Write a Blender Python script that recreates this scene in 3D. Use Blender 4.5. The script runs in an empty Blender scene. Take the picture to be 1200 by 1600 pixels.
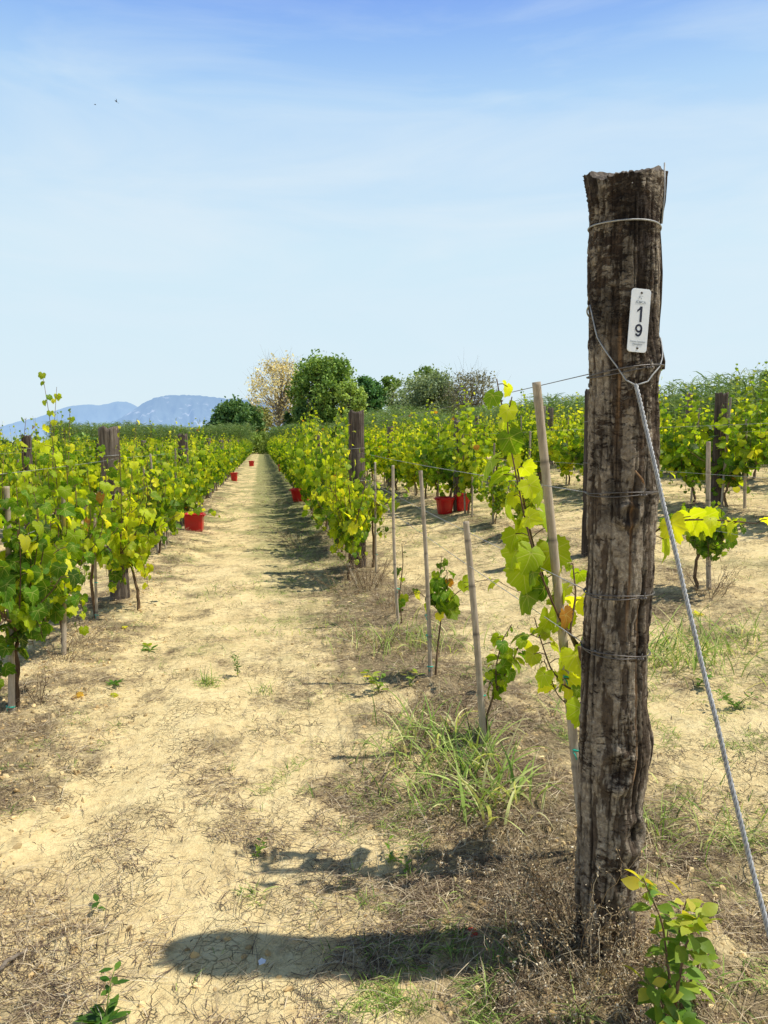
import bpy, math, random
import numpy as np
from mathutils import Vector

SEED = 7
rng = np.random.default_rng(SEED)
random.seed(SEED)
SC = bpy.context.scene
COL = SC.collection
PI = math.pi
R = math.radians

# ------------------------------------------------------------------ camera model
H = 1.45
YAW = R(9.4)
PITCH = R(5.4)
FPX = 1155.0
FWD = np.array([math.sin(YAW), math.cos(YAW), 0.0])
RGT = np.array([math.cos(YAW), -math.sin(YAW), 0.0])

# ------------------------------------------------------------------ numpy noise
def _hash(*a, seed=0):
    h = np.full(np.shape(a[0]), seed * 374761393 + 668265263, dtype=np.uint64)
    for i, v in enumerate(a):
        h = (h ^ (v.astype(np.int64).astype(np.uint64) * np.uint64(0x9E3779B97F4A7C15 + 2 * i * 0x632BE5AB))) * np.uint64(0xBF58476D1CE4E5B9)
        h ^= h >> np.uint64(29)
    h = h * np.uint64(0x94D049BB133111EB)
    h ^= h >> np.uint64(32)
    return (h & np.uint64(0xFFFFFF)).astype(np.float64) / float(0xFFFFFF)

def vn2(x, y, seed=0):
    x = np.asarray(x, float); y = np.asarray(y, float)
    xi = np.floor(x); yi = np.floor(y)
    fx = x - xi; fy = y - yi
    fx = fx * fx * (3 - 2 * fx); fy = fy * fy * (3 - 2 * fy)
    a = _hash(xi, yi, seed=seed); b = _hash(xi + 1, yi, seed=seed)
    c = _hash(xi, yi + 1, seed=seed); d = _hash(xi + 1, yi + 1, seed=seed)
    return (a * (1 - fx) + b * fx) * (1 - fy) + (c * (1 - fx) + d * fx) * fy

def vn3(x, y, z, seed=0):
    zi = np.floor(z); fz = z - zi; fz = fz * fz * (3 - 2 * fz)
    xi = np.floor(x); yi = np.floor(y); fx = x - xi; fy = y - yi
    fx = fx * fx * (3 - 2 * fx); fy = fy * fy * (3 - 2 * fy)
    def pl(zz):
        a = _hash(xi, yi, zz, seed=seed); b = _hash(xi + 1, yi, zz, seed=seed)
        c = _hash(xi, yi + 1, zz, seed=seed); d = _hash(xi + 1, yi + 1, zz, seed=seed)
        return (a * (1 - fx) + b * fx) * (1 - fy) + (c * (1 - fx) + d * fx) * fy
    return pl(zi) * (1 - fz) + pl(zi + 1) * fz

def fbm2(x, y, o=4, seed=0):
    s = 0; a = 0.5; t = 0
    for i in range(o):
        s = s + a * vn2(x * 2 ** i, y * 2 ** i, seed + i); t += a; a *= 0.5
    return s / t

def sstep(a, b, x):
    t = np.clip((np.asarray(x, float) - a) / (b - a), 0, 1)
    return t * t * (3 - 2 * t)

# ------------------------------------------------------------------ terrain
ROWS = {'L1': -1.3, 'L2': -3.6, 'L3': -5.9, 'L4': -8.2, 'L5': -10.5,
        'R1': 0.98, 'R2': 3.2, 'R3': 5.45, 'R4': 7.7}
def slope(x):
    return np.interp(x, [-50, 0.9, 3.2, 5.45, 7.7, 10.5, 16, 60], [0, 0, .28, .62, .82, .95, 1.0, 1.0])

def gz(x, y):
    x = np.asarray(x, float); y = np.asarray(y, float)
    d = np.hypot(x, y)
    z = slope(x)
    near = 1 - sstep(14, 60, d)
    z = z + .05 * (fbm2(x * .7 + 9, y * .7, 3, 1) - .5) * near
    z = z + .028 * (fbm2(x * 3.1, y * 3.1, 3, 5) - .5) * near
    n = 1 - sstep(5, 14, d)
    z = z + .022 * (fbm2(x * 9, y * 9, 3, 9) - .5) * n
    for r in ROWS.values():
        z = z + .045 * np.exp(-((x - r) / .33) ** 2) * (.5 + vn2(x * 2, y * 2, 17)) * (1 - sstep(40, 80, d))
    z = z - .016 * (np.exp(-((x + .72) / .16) ** 2) + np.exp(-((x - .30) / .16) ** 2)) * (.5 + vn2(x * 3, y * .6, 23))
    # broken clods beside the rows
    rm = np.zeros_like(z)
    for r in (-1.3, .98, 3.2):
        rm = np.maximum(rm, np.exp(-((x - r) / .5) ** 2))
    rm = np.maximum(rm, .35)
    c = vn2(x * 23, y * 23, 31)
    z = z + .018 * np.maximum(c - .55, 0) * 2 * n * rm
    return z
def gz1(x, y):
    return float(gz(np.array([x]), np.array([y]))[0])

def ray(px, py):
    u = (px - 600) / FPX; v = (py - 800) / FPX
    f = math.cos(PITCH) - v * math.sin(PITCH)
    dz = -(math.sin(PITCH) + v * math.cos(PITCH))
    return f * FWD + u * RGT + np.array([0, 0, dz])
def G(px, py):
    """where the photograph's ray meets the terrain"""
    d = ray(px, py); t = 0.5
    for _ in range(4000):
        p = np.array([0, 0, H]) + d * t
        if p[2] < float(slope(p[0])) + .01: break
        t *= 1.003
    return float(p[0]), float(p[1])
def P(px, py, depth):
    return np.array([0, 0, H]) + ray(px, py) * depth
def PF(px, py, fwd):
    """point on the upright plane at horizontal distance fwd: (lateral, height)"""
    d = ray(px, py)
    t = fwd / float(d @ FWD)
    return float(d @ RGT) * t, H + d[2] * t

# ------------------------------------------------------------------ mesh builder
class MB:
    def __init__(s):
        s.v = []; s.f = []; s.n = 0; s.t = []; s.l = []; s.m = []
    def add(s, v, faces, tint=(.5, .5), luv=None, mat=0):
        """faces: array (k, c) of indices (c vertices a face) or list of such arrays"""
        v = np.asarray(v, float).reshape(-1, 3)
        if isinstance(faces, np.ndarray): faces = [faces]
        for f in faces:
            f = np.asarray(f, np.int64)
            if len(f): s.f.append(f + s.n); s.m.append(np.full(len(f), mat, np.int32))
        t = np.asarray(tint, float)
        if t.ndim == 1: t = np.tile(t[:2], (len(v), 1))
        s.t.append(t[:, :2]); s.v.append(v)
        s.l.append(np.zeros((len(v), 3)) if luv is None else luv)
        s.n += len(v)
    def tube(s, pts, rad, sides=6, tint=(.5, .5), mat=0, cap=True):
        pts = np.asarray(pts, float); n = len(pts)
        rad = np.broadcast_to(np.asarray(rad, float), (n,))
        tan = np.gradient(pts, axis=0); tan /= np.linalg.norm(tan, axis=1)[:, None] + 1e-9
        ref = np.array([0, 0, 1.0]) if abs(tan[0][2]) < .9 else np.array([1.0, 0, 0])
        a = np.linspace(0, 2 * PI, sides, endpoint=False)
        vs = []
        u = np.cross(tan[0], ref); u /= np.linalg.norm(u)
        for i in range(n):
            u = u - tan[i] * (u @ tan[i]); u /= np.linalg.norm(u) + 1e-9
            w = np.cross(tan[i], u)
            vs.append(pts[i] + rad[i] * (np.cos(a)[:, None] * u + np.sin(a)[:, None] * w))
        v = np.concatenate(vs)
        i = np.arange(n - 1)[:, None] * sides; j = np.arange(sides)[None]; j2 = (j + 1) % sides
        q = np.stack([i + j, i + j2, i + sides + j2, i + sides + j], -1).reshape(-1, 4)
        fs = [q]
        if cap:
            fs.append(np.arange(sides)[::-1][None]); fs.append((np.arange(sides) + (n - 1) * sides)[None])
        luv = np.zeros((len(v), 3)); luv[:, 0] = np.tile(a, n); luv[:, 2] = np.repeat(np.linspace(0, 1, n), sides)
        s.add(v, fs, tint, luv, mat)
    def scatter(s, tv, tf, Pp, X, Y, Z, S, tint, mat=0, bend=None):
        """many copies of a small template; X, Y, Z: frames (N,3)"""
        tv = np.asarray(tv, float); N = len(Pp); V = len(tv)
        if N == 0: return
        t = np.broadcast_to(tv, (N, V, 3)).copy()
        if bend is not None: t = bend(t)
        v = Pp[:, None] + S[:, None, None] * (t[..., 0:1] * X[:, None] + t[..., 1:2] * Y[:, None] + t[..., 2:3] * Z[:, None])
        off = (np.arange(N) * V)[:, None, None]
        fs = [(np.asarray(f)[None] + off).reshape(-1, np.asarray(f).shape[1]) for f in tf]
        luv = np.tile(tv, (N, 1)); luv[:, 2] = 0
        s.add(v.reshape(-1, 3), fs, np.repeat(tint, V, axis=0), luv, mat)
    def build(s, name, mats, parent=None, smooth=True):
        me = bpy.data.meshes.new(name)
        v = np.concatenate(s.v).astype(np.float32)
        me.vertices.add(len(v)); me.vertices.foreach_set('co', v.ravel())
        tot = np.concatenate([np.full(len(f), f.shape[1]) for f in s.f]).astype(np.int32)
        loops = np.concatenate([f.ravel() for f in s.f]).astype(np.int32)
        me.loops.add(len(loops)); me.loops.foreach_set('vertex_index', loops)
        me.polygons.add(len(tot))
        st = np.zeros(len(tot), np.int32); st[1:] = np.cumsum(tot)[:-1]
        me.polygons.foreach_set('loop_start', st)
        me.polygons.foreach_set('loop_total', tot)
        me.polygons.foreach_set('material_index', np.concatenate(s.m))
        me.polygons.foreach_set('use_smooth', np.full(len(tot), smooth))
        t = np.concatenate(s.t)
        ta = me.color_attributes.new('tint', 'FLOAT_COLOR', 'POINT')
        ta.data.foreach_set('color', np.concatenate([t, np.zeros_like(t[:, :1]), np.ones_like(t[:, :1])], 1).astype(np.float32).ravel())
        la = me.attributes.new('luv', 'FLOAT_VECTOR', 'POINT')
        la.data.foreach_set('vector', np.concatenate(s.l).astype(np.float32).ravel())
        me.update(calc_edges=True); me.validate()
        if not isinstance(mats, (list, tuple)): mats = [mats]
        for m in mats: me.materials.append(m)
        o = bpy.data.objects.new(name, me); COL.objects.link(o)
        if parent is not None: o.parent = parent
        return o

def empty(name, loc):
    o = bpy.data.objects.new(name, None); COL.objects.link(o); o.location = loc
    o.empty_display_size = .1
    return o
def tag(o, label, cat, group=None, kind=None):
    o['label'] = label; o['category'] = cat
    if group: o['group'] = group
    if kind: o['kind'] = kind
    return o
def struct(o, label, cat):
    o['kind'] = 'structure'; o['label'] = label; o['category'] = cat
    return o

# ------------------------------------------------------------------ node helpers
class NT:
    def __init__(s, name, world=None):
        if world: s.nt = world.node_tree; s.m = world
        else:
            s.m = bpy.data.materials.new(name); s.m.use_nodes = True; s.nt = s.m.node_tree
        s.nt.nodes.clear()
    def n(s, typ, ins=None, **kw):
        nd = s.nt.nodes.new(typ)
        for k, v in kw.items(): setattr(nd, k, v)
        for k, v in (ins or {}).items():
            if isinstance(v, bpy.types.NodeSocket): s.nt.links.new(v, nd.inputs[k])
            else: nd.inputs[k].default_value = v
        return nd
    def math(s, op, a, b=0.0, c=0.0, clamp=False):
        return s.n('ShaderNodeMath', {0: a, 1: b, 2: c}, operation=op, use_clamp=clamp).outputs[0]
    def mix(s, f, a, b, mode='MIX'):
        nd = s.n('ShaderNodeMix', {0: f, 6: a, 7: b}, data_type='RGBA', blend_type=mode)
        return nd.outputs[2]
    def ramp(s, f, stops, interp='LINEAR'):
        nd = s.n('ShaderNodeValToRGB', {0: f}); cr = nd.color_ramp; cr.interpolation = interp
        while len(cr.elements) < len(stops): cr.elements.new(.5)
        for e, (p, c) in zip(cr.elements, stops):
            e.position = p; e.color = (c[0], c[1], c[2], 1) if not isinstance(c, (int, float)) else (c, c, c, 1)
        return nd.outputs[0]
    def noise(s, vec, scale, detail=4, rough=.55, dist=0.0):
        return s.n('ShaderNodeTexNoise', {'Vector': vec, 'Scale': scale, 'Detail': detail, 'Roughness': rough, 'Distortion': dist}).outputs[0]
    def mapping(s, vec, scale=(1, 1, 1), loc=(0, 0, 0), rot=(0, 0, 0)):
        return s.n('ShaderNodeMapping', {'Vector': vec, 'Scale': scale, 'Location': loc, 'Rotation': rot}).outputs[0]
    def geo(s): return s.n('ShaderNodeNewGeometry').outputs['Position']
    def objc(s): return s.n('ShaderNodeTexCoord').outputs['Object']
    def attr(s, name):
        return s.n('ShaderNodeAttribute', attribute_name=name)
    def sep(s, v): return s.n('ShaderNodeSeparateXYZ', {0: v}).outputs
    def bump(s, h, strength, dist, normal=None):
        ins = {'Height': h, 'Strength': strength, 'Distance': dist}
        if normal is not None: ins['Normal'] = normal
        return s.n('ShaderNodeBump', ins).outputs[0]
    def out(s, sh):
        o = s.n('ShaderNodeOutputMaterial'); s.nt.links.new(sh, o.inputs[0]); return s.m
    def bsdf(s, **k):
        return s.n('ShaderNodeBsdfPrincipled', {a.replace('_', ' '): b for a, b in k.items()}).outputs[0]

def C4(c): return (c[0], c[1], c[2], 1)

# ------------------------------------------------------------------ materials
def mat_ground():
    t = NT('sandy_clay_soil'); p = t.geo(); x = t.sep(p)
    d = t.n('ShaderNodeVectorMath', {0: p}, operation='LENGTH').outputs['Value']
    big = t.noise(p, .55, 3)
    mid = t.noise(p, 3.2, 5, .6)
    fine = t.noise(p, 26, 6, .7)
    grain = t.noise(p, 120, 3, .7)
    base = t.ramp(mid, [(.28, (.60, .43, .19)), (.5, (.78, .60, .28)), (.68, (.88, .72, .38))])
    base = t.mix(t.math('MULTIPLY', t.ramp(big, [(.35, 0), (.65, 1)]), .35), base, (.74, .53, .28, 1))
    base = t.mix(.5, base, t.ramp(fine, [(.3, (.50, .36, .18)), (.5, (.82, .65, .335)), (.75, (.94, .81, .49))]))
    # rust-dark crumbs
    cr = t.ramp(t.noise(p, 60, 4, .75), [(.60, 0), (.70, 1)])
    base = t.mix(t.math('MULTIPLY', cr, .5), base, (.22, .145, .085, 1))
    # distance from the vine rows
    near = None
    for r in ROWS.values():
        dd = t.math('ABSOLUTE', t.math('SUBTRACT', x[0], r))
        near = dd if near is None else t.math('MINIMUM', near, dd)
    rowm = t.ramp(near, [(.18, 1), (.75, 0)])
    lit = t.noise(t.mapping(p, (1, .8, 1)), 2.4, 6, .72)
    rside = t.ramp(t.math('ABSOLUTE', t.math('SUBTRACT', x[0], .85)), [(.35, 1), (.85, 0)])
    litm = t.math('ADD', t.math('ADD', lit, t.math('MULTIPLY', rowm, .14)), t.math('MULTIPLY', rside, .07))
    litm = t.ramp(litm, [(.56, 0), (.70, 1)])
    stalk = t.ramp(t.noise(t.mapping(p, (1, .5, 1), rot=(0, 0, .6)), 42, 6, .8, 1.2), [(.42, (.06, .042, .03)), (.53, (.22, .155, .09)), (.68, (.60, .47, .27))])
    base = t.mix(t.math('MULTIPLY', litm, .80), base, stalk)
    # thin green film of small weeds, stronger far away and along the shady side of the middle row
    g = t.noise(p, 1.3, 6, .7)
    strip = t.ramp(t.math('ABSOLUTE', t.math('SUBTRACT', x[0], .42)), [(.25, 1), (.75, 0)])
    far = t.ramp(t.math('DIVIDE', d, 100), [(.04, 0), (.14, .75), (.5, 1)])
    gm = t.math('ADD', t.math('ADD', g, t.math('MULTIPLY', strip, t.math('MULTIPLY', far, .44))), t.math('MULTIPLY', far, .13))
    gm = t.ramp(gm, [(.56, 0), (.72, 1)])
    gcol = t.ramp(t.noise(p, 17, 5, .8), [(.3, (.07, .09, .03)), (.55, (.20, .23, .075)), (.75, (.40, .38, .17))])
    base = t.mix(t.math('MULTIPLY', gm, t.math('ADD', .35, t.math('MULTIPLY', far, .45))), base, gcol)
    # shrinkage cracks
    wv = t.n('ShaderNodeVectorMath', {0: p, 1: t.n('ShaderNodeVectorMath', {0: t.n('ShaderNodeTexNoise', {'Vector': p, 'Scale': 7.0, 'Detail': 4.0}).outputs[1], 'Scale': .22}, operation='SCALE').outputs[0]}, operation='ADD').outputs[0]
    def crack(sc, w):
        v = t.n('ShaderNodeTexVoronoi', {'Vector': wv, 'Scale': sc}, feature='DISTANCE_TO_EDGE').outputs['Distance']
        return t.ramp(v, [(0, 1), (w, 0)])
    ck = t.math('MAXIMUM', t.math('MULTIPLY', crack(9, .026), t.ramp(t.noise(p, 2.1, 3), [(.52, 0), (.64, 1)])),
                t.math('MULTIPLY', crack(24, .05), t.ramp(t.noise(p, 3.4, 3), [(.50, 0), (.62, .8)])))
    base = t.mix(t.math('MULTIPLY', ck, .38), base, (.13, .085, .05, 1))
    h = t.math('ADD', t.math('MULTIPLY', fine, 1.0), t.math('MULTIPLY', grain, .3))
    h = t.math('SUBTRACT', h, t.math('MULTIPLY', ck, .9))
    h = t.math('ADD', h, t.math('MULTIPLY', litm, t.math('MULTIPLY', t.noise(p, 45, 5, .8), .9)))
    nb = t.bump(h, .9, .022)
    return t.out(t.bsdf(Base_Color=base, Roughness=.95, Normal=nb, Specular_IOR_Level=.1))

def mat_leaf(name, dark, green, lime, yellow, trans=.56, veins=True, dry=True, gain=1.0):
    t = NT(name); a = t.attr('tint'); s = t.n('ShaderNodeSeparateColor', {0: a.outputs['Color']}).outputs
    oi = t.n('ShaderNodeObjectInfo').outputs['Random']
    hue = t.math('ADD', s[0], t.math('MULTIPLY', t.math('SUBTRACT', oi, .5), t.math('MULTIPLY', t.math('SUBTRACT', 1.0, s[0]), .34)))
    st = [(.0, dark), (.38, green), (.68, lime), (.92, yellow)]
    if dry: st += [(.97, (.70, .58, .06)), (1.0, (.42, .12, .03))]
    col = t.ramp(hue, st)
    blot = t.noise(t.objc(), 22, 3)
    col = t.mix(t.math('MULTIPLY', t.ramp(blot, [(.45, 0), (.7, 1)]), .15), col, C4(lime))
    if veins:
        lv = t.sep(t.attr('luv').outputs['Vector'])
        ax = t.math('ABSOLUTE', lv[0]); y = lv[1]
        m = None
        for ang in (0, 48, 100):
            c, sn = math.cos(R(ang)), math.sin(R(ang))
            dd = t.math('ABSOLUTE', t.math('SUBTRACT', t.math('MULTIPLY', ax, c), t.math('MULTIPLY', y, sn)))
            along = t.math('ADD', t.math('MULTIPLY', ax, sn), t.math('MULTIPLY', y, c))
            k = t.math('MULTIPLY', t.math('LESS_THAN', dd, t.math('SUBTRACT', .024, t.math('MULTIPLY', along, .014))), t.math('GREATER_THAN', along, 0.0))
            m = k if m is None else t.math('MAXIMUM', m, k)
        col = t.mix(t.math('MULTIPLY', m, .45), col, (.60, .62, .22, 1))
        yb = t.math('SUBTRACT', y, t.math('MULTIPLY', ax, .8))
        wv = t.math('SINE', t.math('MULTIPLY', yb, 38))
        col = t.mix(t.math('MULTIPLY', t.math('GREATER_THAN', wv, .93), .22), col, (.5, .55, .18, 1))
    br = t.math('ADD', .72 * gain, t.math('MULTIPLY', s[1], .5 * gain))
    col = t.mix(1.0, col, t.n('ShaderNodeCombineColor', {0: br, 1: br, 2: br}).outputs[0], 'MULTIPLY')
    bs = t.bsdf(Base_Color=col, Roughness=.5, Specular_IOR_Level=.22, Normal=t.bump(t.noise(t.objc(), 60, 2), .25, .004))
    tc = t.mix(1.0, col, (1.7, 1.5, .38, 1), 'MULTIPLY')
    tr = t.n('ShaderNodeBsdfTranslucent', {0: tc}).outputs[0]
    return t.out(t.n('ShaderNodeMixShader', {0: trans, 1: bs, 2: tr}).outputs[0])

def mat_bark():
    t = NT('old_chestnut_bark'); p = t.objc()
    a = t.n('ShaderNodeSeparateColor', {0: t.attr('tint').outputs['Color']}).outputs
    warp = t.n('ShaderNodeVectorMath', {0: p, 1: t.n('ShaderNodeVectorMath', {0: t.n('ShaderNodeTexNoise', {'Vector': p, 'Scale': 14.0, 'Detail': 3.0}).outputs[1], 'Scale': .035}, operation='SCALE').outputs[0]}, operation='ADD').outputs[0]
    base = t.ramp(t.noise(t.mapping(warp, (1, 1, .35)), 30, 6, .7), [(.3, (.020, .013, .010)), (.5, (.058, .038, .026)), (.7, (.14, .095, .062))])
    # pale lichen-grey bark skin in short level streaks
    pal = t.noise(t.mapping(warp, (1, 1, 2.6)), 26, 6, .78)
    patch = t.noise(t.mapping(p, (1, 1, .7)), 7, 4, .6)
    z = t.sep(p)[2]
    low = t.ramp(t.math('DIVIDE', z, 2.2), [(0, .09), (.5, .075), (.9, .04)])
    pm = t.ramp(t.math('ADD', t.math('ADD', t.math('MULTIPLY', pal, .62), t.math('MULTIPLY', patch, .45)), low), [(.53, 0), (.575, 1)])
    pc = t.ramp(t.noise(warp, 70, 4, .7), [(.3, (.17, .13, .095)), (.55, (.38, .315, .235)), (.75, (.66, .57, .44))])
    lu = t.sep(t.attr('luv').outputs['Vector'])
    col = t.mix(t.math('MULTIPLY', lu[1], .45), base, (.19, .135, .09, 1))
    k = t.math('MULTIPLY', pm, t.math('ADD', .18, t.math('MULTIPLY', lu[0], .80)))
    col = t.mix(k, col, pc)
    col = t.mix(t.math('MULTIPLY', t.ramp(t.noise(t.mapping(p, (1, 1, .5)), 5.5, 3), [(.52, 0), (.62, 1)]), .72), col, (.018, .013, .011, 1))
    # the explicit split with exposed wood, and fissures
    wood = t.ramp(t.noise(t.mapping(p, (1, 1, .04)), 110, 4, .6), [(.35, (.20, .105, .05)), (.6, (.44, .27, .14)), (.75, (.55, .38, .22))])
    col = t.mix(a[0], col, wood)
    col = t.mix(a[1], col, (.012, .009, .008, 1))
    h = t.math('ADD', t.math('MULTIPLY', pal, .7), t.math('MULTIPLY', t.noise(t.mapping(warp, (1, 1, .25)), 55, 5, .8), .8))
    h = t.math('ADD', h, t.math('MULTIPLY', pm, .25))
    h = t.math('ADD', h, t.math('MULTIPLY', t.noise(p, 220, 3, .7), .2))
    return t.out(t.bsdf(Base_Color=col, Roughness=.92, Specular_IOR_Level=.15, Normal=t.bump(h, 1.0, .012)))

def mat_wood(name, c0, c1, c2, vstretch=.12, scale=60, bump=.006, spots=0.0):
    t = NT(name); p = t.objc()
    oi = t.n('ShaderNodeObjectInfo').outputs['Random']
    g = t.noise(t.mapping(p, (1, 1, vstretch)), scale, 5, .7)
    col = t.ramp(g, [(.3, c0), (.5, c1), (.7, c2)])
    col = t.mix(t.math('MULTIPLY', t.ramp(t.noise(p, 9, 4, .7), [(.4, 0), (.65, 1)]), .5), col, C4([x * .45 for x in c1]))
    if spots:
        a = t.n('ShaderNodeSeparateColor', {0: t.attr('tint').outputs['Color']}).outputs
        col = t.mix(a[1], col, (.03, .022, .018, 1))
    col = t.mix(1.0, col, t.ramp(oi, [(0, .78), (1, 1.12)]), 'MULTIPLY')
    return t.out(t.bsdf(Base_Color=col, Roughness=.85, Specular_IOR_Level=.2, Normal=t.bump(g, .8, bump)))

def mat_var(name, stops, rough=.8, trans=0.0, gain=1.0, spec=.2):
    t = NT(name); s = t.n('ShaderNodeSeparateColor', {0: t.attr('tint').outputs['Color']}).outputs
    col = t.ramp(s[0], stops)
    br = t.math('ADD', .65 * gain, t.math('MULTIPLY', s[1], .7 * gain))
    col = t.mix(1.0, col, t.n('ShaderNodeCombineColor', {0: br, 1: br, 2: br}).outputs[0], 'MULTIPLY')
    b = t.bsdf(Base_Color=col, Roughness=rough, Specular_IOR_Level=spec)
    if trans:
        tr = t.n('ShaderNodeBsdfTranslucent', {0: t.mix(1.0, col, (1.3, 1.2, .6, 1), 'MULTIPLY')}).outputs[0]
        b = t.n('ShaderNodeMixShader', {0: trans, 1: b, 2: tr}).outputs[0]
    return t.out(b)

def mat_plain(name, col, rough=.5, metal=0.0, noise=.15, scale=30, spec=.5):
    t = NT(name); n = t.noise(t.objc(), scale, 4, .6)
    c = t.mix(1.0, C4(col), t.ramp(n, [(.3, 1 - noise), (.7, 1 + noise)]), 'MULTIPLY')
    return t.out(t.bsdf(Base_Color=c, Roughness=rough, Metallic=metal, Specular_IOR_Level=spec, Normal=t.bump(n, .2, .002)))

def mat_painted_haze(name, body, haze, amount, rock=None):
    """distant hillside with blue air haze painted on as emission"""
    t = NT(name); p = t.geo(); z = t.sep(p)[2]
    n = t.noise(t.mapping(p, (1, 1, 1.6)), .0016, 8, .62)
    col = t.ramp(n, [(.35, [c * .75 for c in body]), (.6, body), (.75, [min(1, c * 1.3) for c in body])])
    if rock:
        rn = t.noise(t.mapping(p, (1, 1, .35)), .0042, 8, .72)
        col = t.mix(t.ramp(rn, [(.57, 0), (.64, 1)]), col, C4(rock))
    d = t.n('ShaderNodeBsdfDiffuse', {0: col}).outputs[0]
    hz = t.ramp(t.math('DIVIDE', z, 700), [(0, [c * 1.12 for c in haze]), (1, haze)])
    e = t.n('ShaderNodeEmission', {0: hz, 1: 1.0}).outputs[0]  # blue self-glow stands in for light scattered by distant air
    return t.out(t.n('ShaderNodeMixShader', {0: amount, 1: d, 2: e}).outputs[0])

M = {}
M['ground'] = mat_ground()
M['leaf'] = mat_leaf('vine_leaf', (.022, .070, .007), (.085, .215, .010), (.43, .55, .018), (.74, .74, .05))
M['leaf_far'] = mat_leaf('vine_leaf_distant', (.022, .070, .007), (.085, .215, .010), (.43, .55, .018), (.74, .74, .05), veins=False)
M['shrub_leaf'] = mat_leaf('young_shrub_leaf', (.045, .13, .018), (.12, .25, .03), (.33, .42, .05), (.62, .55, .09), trans=.4, veins=False)
M['cane'] = mat_wood('vine_wood', (.06, .038, .022), (.16, .10, .055), (.30, .20, .11), .2, 70, .003)
M['bark'] = mat_bark()
M['post'] = mat_wood('weathered_post_wood', (.06, .046, .036), (.19, .15, .115), (.38, .32, .26), .06, 45, .012, spots=1)
M['post_dark'] = mat_wood('dark_post_wood', (.035, .026, .020), (.11, .082, .064), (.24, .195, .155), .06, 45, .012, spots=1)
M['bamboo'] = mat_wood('bamboo_cane', (.34, .26, .18), (.50, .41, .30), (.62, .54, .42), .05, 70, .0012, spots=1)
M['stake'] = mat_wood('old_grey_cane', (.22, .17, .12), (.38, .31, .23), (.52, .45, .35), .05, 60, .0015, spots=1)
M['wire'] = mat_plain('galvanised_wire', (.34, .34, .335), .6, .3, .25, 60)
M['rusty'] = mat_plain('old_dull_wire', (.15, .135, .125), .5, .6, .25, 60)
M['tie'] = mat_plain('green_plastic_tie', (.01, .42, .30), .4, 0, .1)
M['plate'] = mat_plain('white_enamel_plate', (.80, .82, .84), .35, 0, .03, 40)
M['ink'] = mat_plain('dark_blue_print', (.008, .010, .03), .5, 0, .05)
M['greyink'] = mat_plain('pale_grey_print', (.36, .40, .44), .6, 0, .05)
M['screw'] = mat_plain('oxidised_screw', (.10, .09, .08), .5, .6, .2)
M['red'] = mat_plain('red_plastic', (.50, .008, .010), .38, 0, .10, 8)
M['dry'] = mat_var('dry_straw', [(0, (.09, .06, .045)), (.35, (.24, .17, .11)), (.7, (.48, .38, .24)), (1, (.68, .58, .40))], .85, .15)
M['dryweed'] = mat_var('dead_weed_stalks', [(0, (.10, .062, .04)), (.4, (.30, .21, .12)), (.75, (.58, .46, .28)), (1, (.84, .76, .60))], .85, .15)
M['grass'] = mat_var('green_grass_blade', [(0, (.07, .14, .022)), (.35, (.21, .34, .06)), (.7, (.48, .58, .17)), (1, (.76, .70, .38))], .5, .4)
M['reed'] = mat_var('giant_reed_leaf', [(0, (.05, .105, .028)), (.4, (.14, .235, .065)), (.8, (.30, .40, .14)), (1, (.50, .52, .26))], .5, .35)
M['clod'] = mat_var('dry_clay_clod', [(0, (.40, .27, .12)), (.5, (.58, .42, .20)), (1, (.74, .57, .29))], .95)
def tree_mat(n, a, b, c, tr=.35):
    g = 2.7
    return mat_var(n, [(0, [k * g for k in a]), (.5, [k * g for k in b]), (1, [k * g for k in c])], .6, tr)
M['t_olive'] = tree_mat('dark_olive_crown', (.020, .045, .014), (.045, .085, .026), (.09, .14, .045))
M['t_brown'] = tree_mat('dull_browning_crown', (.07, .08, .03), (.14, .14, .055), (.22, .20, .09))
M['t_green'] = tree_mat('fresh_green_crown', (.036, .068, .016), (.085, .135, .03), (.16, .215, .055))
M['t_blue'] = tree_mat('deep_green_crown', (.018, .052, .018), (.045, .10, .032), (.09, .16, .055))
M['t_lime'] = tree_mat('light_green_crown', (.07, .10, .022), (.14, .19, .045), (.22, .27, .08))
M['t_grey'] = tree_mat('grey_green_crown', (.045, .065, .035), (.10, .13, .07), (.19, .22, .13))
M['t_pale'] = tree_mat('yellowing_poplar_leaves', (.20, .18, .12), (.33, .30, .20), (.44, .40, .29), .45)
M['t_bare'] = tree_mat('greyish_brown_twigs', (.055, .058, .040), (.095, .095, .065), (.15, .145, .10))
M['trunk'] = mat_wood('grey_tree_bark', (.06, .05, .04), (.16, .13, .10), (.30, .26, .21), .2, 4, .03)
M['trunk_pale'] = mat_wood('pale_poplar_bark', (.25, .20, .16), (.42, .36, .30), (.58, .52, .46), .2, 4, .02)
M['bird'] = mat_plain('black_feathers', (.01, .01, .012), .7, 0, .2)
M['paper'] = mat_plain('white_scrap', (.8, .8, .8), .7, 0, .05)
M['redleaf'] = mat_plain('red_dead_leaf', (.55, .05, .02), .6, 0, .3, 60)
M['mt_far'] = mat_painted_haze('far_ridge_painted_haze', (.20, .24, .20), (.37, .57, .87), .81)
M['mt_near'] = mat_painted_haze('limestone_painted_haze', (.17, .21, .18), (.335, .525, .835), .73, rock=(.85, .80, .74))
M['plain'] = mat_painted_haze('valley_painted_haze', (.16, .22, .14), (.43, .61, .80), .74, rock=(.7, .7, .66))

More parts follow.
